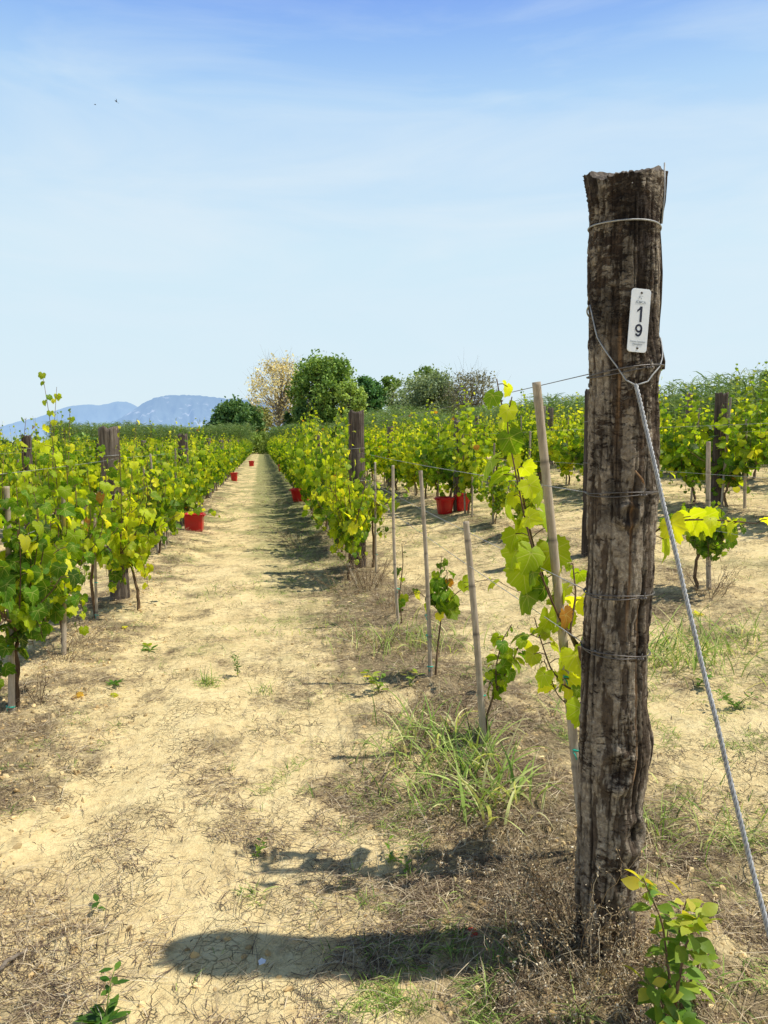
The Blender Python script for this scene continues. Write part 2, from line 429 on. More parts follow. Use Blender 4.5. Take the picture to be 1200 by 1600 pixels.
# ------------------------------------------------------------------ ground sheet
def grid_lines(fine_a, fine_b, step, lo, hi, grow):
    l = list(np.arange(fine_a, fine_b, step))
    s = step; v = l[-1]
    while v < hi: s *= grow; v += s; l.append(v)
    s = step; v = l[0]
    while v > lo: s *= grow; v -= s; l.insert(0, v)
    return np.array(l)
def build_ground():
    xs = grid_lines(-1.7, 2.6, .0125, -2500, 3000, 1.045)
    ys = grid_lines(1.2, 4.2, .0125, -60, 9500, 1.03)
    X, Y = np.meshgrid(xs, ys)
    Z = gz(X, Y)
    # the vineyard plateau falls away gently to the valley far off
    Z = Z - 22 * sstep(260, 1500, Y)
    v = np.stack([X, Y, Z], -1).reshape(-1, 3)
    nx, ny = len(xs), len(ys)
    i = (np.arange(ny - 1)[:, None] * nx + np.arange(nx - 1)[None]).reshape(-1)
    mb = MB(); mb.add(v, np.stack([i, i + 1, i + 1 + nx, i + nx], -1))
    o = mb.build('ground', M['ground'])
    struct(o, 'sandy pale yellow clay ground with dry litter between the vine rows', 'ground')
build_ground()

# ------------------------------------------------------------------ distant hills
def build_hill(name, prof, dist, depth, base_z, mat, label, seed):
    """prof: (px, py) ridge line as seen; a range built as a height field at its distance"""
    pxs = [a for a, b in prof]; pys = [b for a, b in prof]
    u = np.linspace(min(pxs), max(pxs), 260)
    top = np.interp(u, pxs, pys)
    k = np.linspace(0, 1, 46)
    vs = np.zeros((len(k), len(u), 3))
    rid = []
    for j, px in enumerate(u):
        d = ray(px, 0); lat = (px - 600) / FPX
        g = ray(px, top[j]); gh = math.hypot(g[0], g[1])
        hx, hy = g[0] / gh, g[1] / gh
        hz = H + g[2] / gh * dist
        rid.append((hx, hy, hz))
    rid = np.array(rid)
    jj = np.arange(len(u)) / 7.0
    for i, kk in enumerate(k):
        dd = dist - depth * (1 - kk)          # front foot to the crest
        spur = (fbm2(jj, np.full_like(jj, kk * 2.2), 5, seed) - .5)
        e = kk ** 1.25 + spur * .42 * math.sin(PI * kk)
        zz = base_z + (rid[:, 2] - base_z) * e
        off = depth * .25 * (fbm2(jj * .8, np.full_like(jj, kk * 3), 4, seed + 3) - .5) * math.sin(PI * kk)
        vs[i, :, 0] = rid[:, 0] * (dd + off); vs[i, :, 1] = rid[:, 1] * (dd + off); vs[i, :, 2] = zz
    vs[-1, :, 2] += (fbm2(jj * 4, jj * 0, 3, seed + 9) - .5) * 14
    nu = len(u)
    v = vs.reshape(-1, 3)
    i = (np.arange(len(k) - 1)[:, None] * nu + np.arange(nu - 1)[None]).reshape(-1)
    mb = MB(); mb.add(v, np.stack([i, i + 1, i + 1 + nu, i + nu], -1))
    o = mb.build(name, mat); struct(o, label, 'mountain')
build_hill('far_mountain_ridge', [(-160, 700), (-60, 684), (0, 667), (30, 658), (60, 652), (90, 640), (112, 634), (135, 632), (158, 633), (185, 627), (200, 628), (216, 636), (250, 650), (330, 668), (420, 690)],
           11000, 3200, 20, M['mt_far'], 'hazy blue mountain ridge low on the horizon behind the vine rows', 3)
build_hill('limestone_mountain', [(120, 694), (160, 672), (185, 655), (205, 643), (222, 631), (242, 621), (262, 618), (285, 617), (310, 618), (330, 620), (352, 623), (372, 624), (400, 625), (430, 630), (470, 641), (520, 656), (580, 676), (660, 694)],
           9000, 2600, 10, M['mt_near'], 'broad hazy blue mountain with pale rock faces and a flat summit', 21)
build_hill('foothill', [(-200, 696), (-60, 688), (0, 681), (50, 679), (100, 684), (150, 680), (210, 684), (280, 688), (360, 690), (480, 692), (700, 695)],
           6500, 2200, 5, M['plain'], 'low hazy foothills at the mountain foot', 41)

# ------------------------------------------------------------------ leaves
def leaf_template(res, seed, lobed=1.0):
    r_ = np.random.default_rng(seed)
    n = {3: 40, 2: 16, 1: 8}[res]
    ph = np.linspace(-PI, PI, n, endpoint=False) + PI / n        # 0 = tip
    d = np.degrees(np.abs(ph))
    r = np.interp(d, [0, 14, 27, 48, 64, 80, 103, 130, 150, 170, 180], [1.0, .87, .74, .90, .76, .70, .78, .68, .62, .40, .10])
    r = r * lobed + .82 * (1 - lobed) * (1 - .5 * (d > 165))
    if res == 3:
        r = r * (1 + .045 * np.where(np.arange(n) % 2 == 0, 1, -1)) * (1 + .03 * r_.standard_normal(n))
    x = np.sin(ph) * r; y = np.cos(ph) * r
    a = r_.uniform(-.35, .35); c = r_.uniform(.15, .55); f = r_.uniform(.0, .42)
    def zf(x, y):
        return -c * (x * x + y * y) * .9 + f * np.abs(x) - .22 * np.maximum(y, 0) ** 2 + a * x * y + .05 * np.sin(5 * x + 3 * y + seed)
    if res >= 2:
        v = [[0, 0, 0]]; k = n
        inner = np.stack([x * .5, y * .5, zf(x * .5, y * .5)], -1); outer = np.stack([x, y, zf(x, y)], -1)
        if res == 3:
            v = np.concatenate([np.zeros((1, 3)), inner, outer]); j = np.arange(n); j2 = (j + 1) % n
            fs = [np.stack([np.zeros(n, int), 1 + j, 1 + j2], -1), np.stack([1 + j, 1 + n + j, 1 + n + j2, 1 + j2], -1)]
        else:
            v = np.concatenate([np.zeros((1, 3)), outer]); j = np.arange(n); j2 = (j + 1) % n
            fs = [np.stack([np.zeros(n, int), 1 + j, 1 + j2], -1)]
        return v, fs
    v = np.array([[0, -.45, -.05], [.75, -.1, -.12], [.5, .75, -.25], [0, .95, -.35], [-.5, .75, -.22], [-.75, -.1, -.1], [0, .1, .05]])
    fs = [np.array([[6, 0, 1], [6, 1, 2], [6, 2, 3], [6, 3, 4], [6, 4, 5], [6, 5, 0]])]
    return v, fs
LT = {3: [leaf_template(3, s) for s in (1, 2, 3, 4, 11, 12, 13)], 2: [leaf_template(2, s) for s in (5, 6, 7, 15, 16)], 1: [leaf_template(1, 8)]}
def norm(a): return a / (np.linalg.norm(a, axis=-1, keepdims=True) + 1e-9)

def put_leaves(mb, Pp, T, N, S, hue, res, r_, mat=0):
    Pp = np.asarray(Pp, float); T = norm(np.asarray(T, float)); N = np.asarray(N, float)
    N = norm(N - T * np.sum(N * T, -1, keepdims=True)); X = np.cross(T, N)
    S = np.asarray(S, float)
    tint = np.stack([np.clip(hue, .0, .999), r_.random(len(Pp))], -1)
    k = r_.integers(0, len(LT[res]), len(Pp))
    for i, (tv, tf) in enumerate(LT[res]):
        s = k == i
        if s.any(): mb.scatter(tv, tf, Pp[s], X[s], T[s], N[s], S[s], tint[s], mat)

def shoot_leaves(mbL, mbW, path, size, step, r_, res, hue0, huev, out=None, petiole=True, start=.05, droop=.55):
    path = np.asarray(path, float)
    seg = np.linalg.norm(np.diff(path, axis=0), axis=1); L = np.concatenate([[0], np.cumsum(seg)])
    ds = np.arange(L[-1] * start, L[-1], step)
    if len(ds) == 0: return
    ds = ds + r_.uniform(-.3, .3, len(ds)) * step; ds = np.clip(ds, 0, L[-1])
    pos = np.stack([np.interp(ds, L, path[:, i]) for i in range(3)], -1)
    n = len(ds)
    az = r_.uniform(0, 2 * PI) + np.arange(n) * PI + r_.normal(0, .7, n)
    hd = np.stack([np.cos(az), np.sin(az), r_.uniform(-.3, .5, n)], -1)
    sz = size * r_.uniform(.5, 1.2, n) * np.interp(ds / L[-1], [0, .6, 1], [1, 1, .45])
    pl = sz * r_.uniform(.7, 1.5, n)
    ctr = pos + norm(hd) * pl[:, None] * .8
    if petiole and mbW is not None and res >= 3:
        for a, b in zip(pos, ctr):
            mbW.tube([a, (a + b) / 2 + [0, 0, .006], b], .0016, 4, (.2, .6))
    T = norm(hd) * .5 + np.stack([np.zeros(n), np.zeros(n), -np.ones(n) * droop * r_.uniform(.5, 2.8, n)], -1) + r_.normal(0, .28, (n, 3))
    N = norm(hd) * .85 + np.array([0, 0, .40]) + r_.normal(0, .42, (n, 3))
    hue = np.clip(hue0 + r_.normal(0, huev, n), .02, .90)
    hue = np.where(r_.random(n) < .003, .995, hue)
    put_leaves(mbL, ctr, T, N, sz, hue, res, r_)

def curve3(p0, p1, p2, n=8):
    t = np.linspace(0, 1, n)[:, None]
    p0, p1, p2 = map(np.asarray, (p0, p1, p2))
    return (1 - t) ** 2 * p0 + 2 * t * (1 - t) * p1 + t * t * p2

def make_vine(seed, res, height=1.45, half=.55, nshoot=9, size=.062, step=.055, hue0=.5, huev=.2, up=1, tall=0, low=.3, lowleaf=True):
    """a grapevine at its local origin, the row running along Y"""
    r_ = np.random.default_rng(seed)
    W = MB(); Lf = MB()
    head = np.array([r_.uniform(-.05, .05), r_.uniform(-.05, .05), low + r_.uniform(.05, .22)])
    tr = curve3([0, 0, -.05], [r_.uniform(-.07, .07), r_.uniform(-.07, .07), head[2] * .5], head, 9)
    tr[1:-1, :2] += r_.normal(0, .006, (7, 2))
    W.tube(tr, np.linspace(.016, .010, 9) * (1.3 if res < 2 else 1), 7 if res == 3 else 5)
    arms = []
    for sgn in (-1, 1):
        e = head + np.array([r_.uniform(-.05, .05), sgn * half * r_.uniform(.6, 1.0), r_.uniform(.05, .25)])
        c = curve3(head, head + [0, sgn * half * .3, .16], e, 7); arms.append(c)
        W.tube(c, np.linspace(.009, .005, 7), 5)
    for i in range(nshoot):
        c = arms[i % 2]; p = c[r_.integers(0, 7)]
        hgt = (height - p[2]) * r_.uniform(.35, 1.0) * (1.12 if r_.random() < .2 else 1)
        lean = np.array([r_.normal(0, .12), r_.normal(0, .11), 0])
        e = p + lean * 1.2 + [0, 0, hgt]
        m = p + lean * 2.0 + [0, 0, hgt * .55]
        if r_.random() < .25: e = p + lean * 2.2 + [0, 0, hgt * .45]; m = p + lean + [0, 0, hgt * .7]
        s = curve3(p, m, e, 9)
        W.tube(s, np.linspace(.0042, .0016, 9), 4 if res < 3 else 5, (.5, .6))
        shoot_leaves(Lf, W, s, size, step, r_, res, hue0, huev)
    for i in range(tall):
        p = arms[i % 2][r_.integers(1, 6)]; e = p + [r_.normal(0, .08), r_.normal(0, .1), height + r_.uniform(.12, .38) - p[2]]
        s = curve3(p, p + [r_.normal(0, .08), r_.normal(0, .08), .5], e, 12)
        W.tube(s, np.linspace(.004, .0014, 12), 4)
        shoot_leaves(Lf, W, s, size * .8, step * 1.3, r_, res, hue0 + .1, huev)
    if lowleaf:      # short hanging shoots round the head
        for i in range(max(3, int(nshoot * .55))):
            a = r_.uniform(0, 2 * PI); p = arms[i % 2][r_.integers(0, 6)]
            e = p + [math.cos(a) * .14, math.sin(a) * .16, r_.uniform(-.34, .05) * min(1, height / 1.2)]
            e[2] = max(e[2], .12)
            s = curve3(p, p + [math.cos(a) * .12, math.sin(a) * .12, .10], e, 6)
            W.tube(s, .002, 4)
            shoot_leaves(Lf, W, s, size * .95, step, r_, res, hue0 - .12, huev)
    return W, Lf

VG = 'grapevines of the vineyard'
def vine_object(W, Lf, loc, rz, label, group=VG, mat='leaf'):
    o = empty('grapevine', loc); o.rotation_euler.z = rz
    tag(o, label, 'grapevine', group)
    W.build('trunk', M['cane'], o); Lf.build('foliage', M[mat], o)
    return o
def copy_thing(src, loc, rz, scale, label, group):
    o = src.copy(); COL.objects.link(o); o.location = loc; o.rotation_euler.z = rz; o.scale = scale
    o['label'] = label; o['group'] = group
    for ch in src.children:
        c = ch.copy(); COL.objects.link(c); c.parent = o
        for g in ch.children:
            d = g.copy(); COL.objects.link(d); d.parent = c
    return o

# ------------------------------------------------------------------ stakes
def stake_mesh(mb, base, top, r, seed, bulge=.28):
    r_ = np.random.default_rng(seed); base = np.asarray(base, float); top = np.asarray(top, float)
    L = np.linalg.norm(top - base); n = int(L / .012)
    t = np.linspace(0, 1, n); pts = base + (top - base) * t[:, None]
    side = np.array([r_.normal(), r_.normal(), 0]); side /= np.linalg.norm(side)
    pts = pts + side * (np.sin(t * PI) * L * r_.uniform(.003, .012))[:, None]
    nodes = []; p = r_.uniform(.08, .2)
    while p < L: nodes.append(p / L); p += r_.uniform(.20, .30)
    rad = np.full(n, r) * (1.08 - .16 * t); dark = np.zeros(n)
    for q in nodes:
        dd = (t - q) * L
        rad = rad * (1 + bulge * .5 * np.exp(-(dd / .008) ** 2)) * (1 - .06 * np.exp(-((dd - .012) / .006) ** 2))
        dark = np.maximum(dark, .65 * np.exp(-((dd - .008) / .006) ** 2))
    sd = 12
    mb.tube(pts, rad, sd, np.stack([np.full(n * sd, .5), np.repeat(dark, sd)], -1))
    return pts, nodes
def tie_mesh(mb, c, axis, r, seed):
    r_ = np.random.default_rng(seed); a = np.linspace(0, 2 * PI, 15)
    u = norm(np.cross(axis, [0, 1, .1])); w = np.cross(norm(np.asarray(axis, float)), u)
    pts = c + (np.cos(a)[:, None] * u + np.sin(a)[:, None] * w) * (r + .003) + np.asarray(axis) * (np.sin(a + 1)[:, None] * .004)
    mb.tube(pts, .0032, 6)
    k = c + u * (r + .004)
    mb.tube([k, k + [.012, .005, .008], k + [.024, .004, -.004]], .0024, 5)
    mb.tube([k, k + [.006, -.010, -.010], k + [.010, -.016, -.026]], .0022, 5)
def make_stake(base, top, r, seed, label, ties=(), mat='bamboo', group='cane stakes holding up the vines'):
    base = np.asarray(base, float); top = np.asarray(top, float)
    o = empty('vine_stake', base); tag(o, label, 'stake', group)
    mb = MB(); stake_mesh(mb, [0, 0, -.12], top - base, r, seed); mb.build('cane', M[mat], o)
    for i, h in enumerate(ties):
        t = MB(); tt = h / (top[2] - base[2]); tie_mesh(t, (top - base) * tt, norm(top - base), r * 1.05, seed + i)
        t.build('tie', M['tie'], o)
    return o

# ------------------------------------------------------------------ posts
def post_mesh(mb, h, r, seed, sides=40, tilt=(0, 0)):
    r_ = np.random.default_rng(seed); nz = int(h / .02)
    z = np.linspace(-.2, h, nz); a = np.linspace(0, 2 * PI, sides, endpoint=False)
    A, Z = np.meshgrid(a, z)
    cx = np.cos(A); sy = np.sin(A)
    f = vn3(cx * 5 + seed, sy * 5, Z * 1.2, seed)
    g = np.abs(vn3(cx * 2.2 + seed, sy * 2.2, Z * .7, seed + 5) - .5)
    crk = np.exp(-(g / .03) ** 2)
    rr = r * (1 + .10 * (f - .5) * 2 + .10 * (vn2(Z * 1.3, Z * 0, seed) - .5)) - .014 * crk
    zz = Z + np.where(Z > h - .03, 1, 0) * (vn2(cx * 3 + 5, sy * 3, seed + 2) - .5) * .05
    x = rr * cx + tilt[0] * Z; y = rr * sy + tilt[1] * Z
    v = np.stack([x, y, zz], -1).reshape(-1, 3); n = len(z)
    i = np.arange(n - 1)[:, None] * sides; j = np.arange(sides)[None]; j2 = (j + 1) % sides
    q = np.stack([i + j, i + j2, i + sides + j2, i + sides + j], -1).reshape(-1, 4)
    v = np.concatenate([v, [[tilt[0] * h, tilt[1] * h, h - .006]]]); c = len(v) - 1
    b = (n - 1) * sides; jj = np.arange(sides)
    top = np.stack([b + jj, b + (jj + 1) % sides, np.full(sides, c)], -1)
    t = np.stack([np.full(n * sides, .5), crk.ravel() * .8], -1); t = np.concatenate([t, [[.5, 0]]])
    mb.add(v, [q, top], t)
def make_post(loc, h, r, seed, label, mat='post', group='wooden trellis posts', tilt=(0, 0), wires=(), sides=40):
    o = empty('wooden_post', loc); tag(o, label, 'post', group)
    mb = MB(); post_mesh(mb, h, r, seed, sides, tilt); mb.build('body', M[mat], o)
    for w in wires:
        t = MB(); a = np.linspace(0, 2 * PI, 25)
        t.tube(np.stack([(r + .004) * np.cos(a) * 1.06 + tilt[0] * w, (r + .004) * np.sin(a) * 1.06 + tilt[1] * w, w + .008 * np.sin(a + seed)], -1), .0022, 5, cap=False)
        t.build('wire_wrap', M['wire'], o)
    return o

# ------------------------------------------------------------------ the numbered end post
PFW = 1.97
SIL = [(262, 921, 1033), (270, 916, 1036), (285, 917.5, 1036), (300, 920, 1034), (345, 922, 1029), (400, 919.5, 1028), (450, 920, 1029), (500, 921, 1027),
       (535, 920, 1028), (560, 920, 1031), (578, 920.5, 1032), (590, 921, 1028), (650, 920, 1029), (720, 919.5, 1028), (775, 919, 1026), (850, 918.5, 1021),
       (900, 918, 1019), (935, 915, 1015), (985, 913, 1012), (1028, 911, 1010), (1100, 908, 1011), (1140, 906, 1016), (1160, 905, 1018), (1180, 904, 1015),
       (1200, 903, 1011), (1250, 901.5, 1003), (1300, 901, 1001), (1340, 899, 998), (1380, 898, 992), (1400, 899, 992), (1450, 902, 990), (1500, 904, 988), (1560, 904, 988)]
_s = [(PF(l, y, PFW), PF(r, y, PFW)) for y, l, r in SIL]
SZ = np.array([(a[1] + b[1]) / 2 for a, b in _s])[::-1]
SL = np.array([a[0] for a, b in _s])[::-1]; SR = np.array([b[0] for a, b in _s])[::-1]
BASE = PFW * FWD + RGT * (SL[4] + SR[4]) / 2
BASE[2] = gz1(BASE[0], BASE[1])
LAT0 = float(BASE @ RGT)
ZTOP = PF(975, 276, PFW)[1]
def pc(z):
    return (np.interp(z, SZ, SL) + np.interp(z, SZ, SR)) / 2 - LAT0
def pr(z): return (np.interp(z, SZ, SR) - np.interp(z, SZ, SL)) / 2 - .0055
def post_pt(phi, z, extra=0.0):
    """world point on the big post; phi = 0 faces the path side viewer, +90 deg its right flank"""
    z = np.asarray(z, float); phi = np.asarray(phi, float)
    r = pr(z) + extra
    lat = pc(z) + r * np.sin(phi); dep = -(.086 + (r - pr(z))) * np.cos(phi)
    return BASE * [1, 1, 0] + RGT * lat[..., None] + FWD * dep[..., None] + np.array([0, 0, 1.0]) * z[..., None]

def build_big_post():
    ns, nz = 240, 620
    phi = np.linspace(-PI, PI, ns, endpoint=False); z0 = np.linspace(-.15, 1, nz)
    A, T = np.meshgrid(phi, z0)
    top = ZTOP + .010 * (vn2(np.cos(phi) * 4, np.sin(phi) * 4, 3) - .5)
    top = top - .032 * np.maximum(np.cos(phi), 0) ** .8 + .017 + .006 * np.sin(phi) - .014 * np.exp(-((phi + 1.05) / .28) ** 2) - .008 * np.exp(-((phi - 1.25) / .2) ** 2) - .004 * (vn2(phi * 9, phi * 0, 8) > .6)
    Z = np.where(T > 0, T * top[None], T)
    cx, sy = np.cos(A), np.sin(A)
    big = fbm3(cx * 1.8, sy * 1.8, Z * 2.4, 3, 11) - .5
    med = fbm3(cx * 6, sy * 6, Z * 9, 3, 21) - .5
    fin = fbm3(cx * 22, sy * 22, Z * 40, 3, 31) - .5
    # long wandering fissures that run up the trunk
    w = (fbm3(cx * 2, sy * 2, Z * 3, 2, 41) - .5) * .7
    fis = np.zeros_like(A)
    for k, (a0, za, zb, ww, dp) in enumerate([(-.95, .1, 1.15, .035, .9), (-.62, .9, 2.1, .03, .7), (-.25, .05, .8, .028, .9), (.05, .3, 1.2, .02, .6), (.12, 1.25, 2.05, .03, .8),
                                           (.33, .75, 1.6, .022, .9), (.62, .15, 1.0, .03, .9), (.85, 1.15, 2.1, .04, 1.0), (1.15, .2, 2.0, .05, 1.0), (1.4, 1.5, 1.95, .05, 1), (-1.3, .3, 1.9, .05, .9),
                                           (-.45, 1.25, 1.7, .02, .7), (.5, 1.55, 2.12, .025, .8), (-.05, 1.5, 2.12, .02, .7)]):
        c = a0 + (vn2(Z * 3.1 + k * 9, Z * 0 + k, 51) - .5) * .22
        m = np.exp(-((A - c) / ww) ** 2) * sstep(za, za + .12, Z) * (1 - sstep(zb - .12, zb, Z)) * (.45 + .8 * vn2(Z * 9, Z * 0 + k, 53))
        fis = np.maximum(fis, np.clip(m * dp, 0, 1))
    for seed_ in (61, 62, 63):
        g = np.abs(vn3(cx * 4.5 + seed_, sy * 4.5, Z * 1.5, seed_) - .5)
        fis = np.maximum(fis, .55 * np.exp(-(g / .018) ** 2) * sstep(.45, .6, vn3(cx * 3, sy * 3, Z * 4, seed_ + 7)))
    # horizontal breaks in the bark skin
    g = np.abs(vn3(cx * 3 + 3, sy * 3, Z * 16, 71) - .5)
    brk = .35 * np.exp(-(g / .02) ** 2) * sstep(.5, .65, vn3(cx * 2, sy * 2, Z * 3, 73))
    # the open split with bare wood beside it, low on the shaft, and two bare slivers higher up
    zs = {y: PF(975, y, PFW)[1] for y in (500, 530, 640, 720, 830, 930, 1000, 1215, 1260)}
    split = np.exp(-((A - (.50 + .05 * np.sin(Z * 9))) / .05) ** 2) * sstep(zs[1260], zs[1215], Z) * (1 - sstep(zs[930], zs[830], Z))
    wood = np.exp(-((A - (.37 + .05 * np.sin(Z * 9))) / .055) ** 4) * sstep(zs[1215], zs[1215] + .06, Z) * (1 - sstep(zs[930] - .05, zs[930], Z))
    wood2 = np.exp(-((A + .46 + .06 * np.sin(Z * 6)) / .055) ** 4) * sstep(zs[720], zs[640], Z) * (1 - sstep(zs[530], zs[500], Z)) * .75
    wood3 = np.exp(-((A + .02) / .04) ** 4) * sstep(zs[1000], zs[930], Z) * (1 - sstep(zs[830], zs[720], Z)) * .8
    wd = np.clip(np.maximum(np.maximum(wood, wood2), wood3), 0, 1)
    # branch scars: two whorled knots
    kn = np.zeros_like(A); kd = np.zeros_like(A)
    for (pa, py_, s) in [(-.20, 1185, .055), (.55, 1285, .05), (-.1, 800, .03)]:
        zc = PF(960, py_, PFW)[1]
        rr = np.hypot((A - pa) * .085, (Z - zc) * .8) / s
        kn += .010 * np.exp(-(rr - .75) ** 2 / .06) - .010 * np.exp(-(rr / .3) ** 2)
        kd = np.maximum(kd, np.clip(np.exp(-(rr / .28) ** 2) + .5 * np.exp(-(rr - .5) ** 2 / .004), 0, 1))
    amp = 1 - .7 * sstep(ZTOP - .12, ZTOP, Z)
    e = (.014 * big + .008 * med) * amp + .0045 * fin - .0055 * fis - .004 * brk - .024 * split - .006 * wd + kn
    # lifted skins of bark with sharp ragged borders
    pn = .55 * vn3(cx * 4.2 + 7, sy * 4.2, Z * 7, 81) + .30 * vn3(cx * 11, sy * 11, Z * 26, 83) + .15 * vn3(cx * 30, sy * 30, Z * 80, 85)
    plate_ = sstep(.47, .50, pn); pn2 = .6 * vn3(cx * 7 + 2, sy * 7, Z * 15, 91) + .4 * vn3(cx * 20, sy * 20, Z * 60, 93); plate2 = sstep(.56, .585, pn2)
    e = e - .012 * np.exp(-(((A - .38) * .085 / .034) ** 4 + ((Z - PF(998, 501, PFW)[1]) / .095) ** 4))
    e = e + (.0030 * plate_ + .0022 * plate2) * (1 - wd)
    v = post_pt(A, Z, e)
    # flare of lifting bark at the very top left and right
    v = v - BASE
    mb = MB(); dark = np.clip(np.maximum(np.maximum(fis * .95, split), np.maximum(kd * .8, brk * 1.2)), 0, 1) * (1 - wd * .9)
    i = np.arange(nz - 1)[:, None] * ns; j = np.arange(ns)[None]; j2 = (j + 1) % ns
    q = np.stack([i + j, i + j2, i + ns + j2, i + ns + j], -1).reshape(-1, 4)
    lu = np.stack([plate_.ravel(), plate2.ravel(), 0 * plate_.ravel()], -1)
    mb.add(v.reshape(-1, 3), q, np.stack([wd.ravel(), dark.ravel()], -1), lu)
    root = empty('end_post', BASE)
    tag(root, 'thick dark bark-covered wooden end post carrying the number plate', 'post')
    mb.build('trunk', M['bark'], root)
    # sawn top with growth rings, its rim following the shaft
    rim = v.reshape(nz, ns, 3)[-1]; ctr = rim.mean(0); mt = MB(); vs = []; K = 14
    for k in range(K):
        f = 1 - k / K
        p = ctr + (rim - ctr) * f
        p[:, 2] += .0025 * (vn2(p[:, 0] * 120, p[:, 1] * 120, 5) - .5) * 2 + (.003 if k else -.001)
        vs.append(p)
    vs.append(ctr[None] + [0, 0, .002])
    i = np.arange(K - 1)[:, None] * ns
    q = np.stack([i + j, i + j2, i + ns + j2, i + ns + j], -1).reshape(-1, 4)
    t3 = np.stack([(K - 1) * ns + j[0], (K - 1) * ns + j2[0], np.full(ns, K * ns)], -1)
    mt.add(np.concatenate(vs), [q, t3], (.5, .1))
    mt.build('sawn_top', M['post'], root)
    # lifting bark flakes on the right flank and at the top
    def flake(pts, wid, thick, seed):
        m = MB(); pts = np.asarray(pts, float); n = 26
        t = np.linspace(0, 1, n); idx = np.linspace(0, 1, len(pts))
        c = np.stack([np.interp(t, idx, pts[:, k]) for k in range(3)], -1)
        wq = np.interp(t, np.linspace(0, 1, len(wid)), wid)
        rows = []
        jag = (vn2(t * 30, t * 0, seed) - .5) * .006
        for s_, off in ((-1, 0), (1, 0)):
            pass
        prof = [(-1, 0), (0, .5), (1, 0), (1, -1), (0, -.5), (-1, -1)]
        for k in range(n):
            for (a_, b_) in prof:
                ex = jag[k] if a_ > 0 else 0
                rows.append(c[k] + FWD * (-a_ * wq[k]) * -1 * .9 + RGT * (b_ * thick + ex * .8))
        v_ = np.array(rows); m_ = len(prof); i_ = np.arange(n - 1)[:, None] * m_; j_ = np.arange(m_)[None]; jj = (j_ + 1) % m_
        m.add(v_ - BASE, [np.stack([i_ + j_, i_ + jj, i_ + m_ + jj, i_ + m_ + j_], -1).reshape(-1, 4), np.arange(m_)[::-1][None], (np.arange(m_) + (n - 1) * m_)[None]], (.0, .25))
        m.build('bark_flake', M['bark'], root)
    def fp(px, py, fwd): 
        l, z = PF(px, py, fwd); return RGT * l + FWD * fwd + np.array([0, 0, z])
    flake([fp(1042, 268, 1.99), fp(1038, 290, 1.99), fp(1035, 320, 1.99), fp(1031, 350, 1.99)], [.006, .022, .026, .012], .008, 1)
    flake([fp(1029, 345, 2.0), fp(1030, 390, 2.0), fp(1031, 430, 2.0), fp(1030, 475, 2.0), fp(1028, 520, 2.0)], [.01, .02, .024, .02, .008], .008, 2)
    flake([fp(1028, 520, 1.98), fp(1032, 548, 1.98), fp(1035, 566, 1.98), fp(1037, 577, 1.98)], [.006, .02, .024, .01], .006, 3)
    flake([fp(914, 274, 1.93), fp(917, 284, 1.93), fp(920, 300, 1.93), fp(923, 330, 1.93)], [.006, .012, .012, .006], .004, 4)
    flake([fp(1012, 1138, 1.95), fp(1017, 1150, 1.95), fp(1016, 1175, 1.95), fp(1008, 1205, 1.95)], [.006, .022, .02, .008], .008, 5)
    # wire wraps
    def wrap(z, tl, rad, mat, dbl=False, knot=None, f0=-PI, f1=PI):
        m = MB(); a_ = np.linspace(f0, f1, 90)
        for k in range(2 if dbl else 1):
            zz = z + tl * np.sin(a_) + k * .006 + .003 * np.sin(a_ * 2 + k * 2)
            m.tube(post_pt(a_, zz, .0062 + .003 * (k % 2)) - BASE, rad, 6, cap=False)
        if knot is not None:
            zk = z + tl * math.sin(knot)
            kp = post_pt(np.array([knot]), np.array([zk]), .010)[0] - BASE
            for s_ in (-1, 1):
                h_ = np.linspace(0, 1, 12)[:, None]
                m.tube(kp + RGT * (h_ - .5) * .016 + np.concatenate([np.zeros((12, 2)), np.cos(h_ * 14 + s_) * .003], 1) - FWD * np.sin(h_ * 14 + s_) * .003, .0018, 5)
            m.tube([kp, kp - FWD * .008 + [0, 0, .008], kp - FWD * .012 + [0, 0, .018]], .0014, 5)
        m.build('wire_wrap', M[mat], root)
    W_ = {y: PF(970, y, PFW - .08)[1] for y in (345, 578, 774, 935, 1028)}
    wrap(W_[345], -.006, .0022, 'wire')
    wrap(W_[578] , .014, .0017, 'rusty', True, .35)
    wrap(W_[774], .004, .0014, 'rusty', True, .25)
    wrap(W_[935], .003, .0015, 'rusty', True, .42)
    wrap(W_[1028], -.004, .0015, 'rusty', True, .45)
    # nail with a splinter
    m = MB(); kp = post_pt(np.array([.02]), np.array([PF(968, 735, PFW - .08)[1]]), .004)[0] - BASE
    m.tube([kp, kp - FWD * .02 + RGT * .012 - [0, 0, .022], kp - FWD * .014 + RGT * .02 - [0, 0, .034]], [.002, .003, .001], 5, (1, 0)); m.build('splinter', M['bark'], root)
    # number plate
    fw = PFW - .082
    l, z = PF(998.5, 501, fw); pos = RGT * l + FWD * fw + np.array([0, 0, z])
    pl = bpy.data.objects.new('number_plate', None)
    yaw = .20; tilt = R(-3.2)
    nx = RGT * math.cos(yaw) + FWD * math.sin(yaw) ; nn = -FWD * math.cos(yaw) + RGT * math.sin(yaw)
    up = np.array([0, 0, 1.0])
    ax = nx * math.cos(tilt) - up * math.sin(tilt) * -1; ay = np.cross(nn, ax); ay = ay / np.linalg.norm(ay)
    if ay[2] < 0: ay = -ay
    pw, ph, cr = .0265, .0775, .0085
    pos = post_pt(np.array([.38]), np.array([z]), .018)[0] ; dl, dz = PF(998.5, 501, float(pos @ FWD)); pos = RGT * dl + FWD * float(pos @ FWD) + np.array([0, 0, dz])
    out_ = []
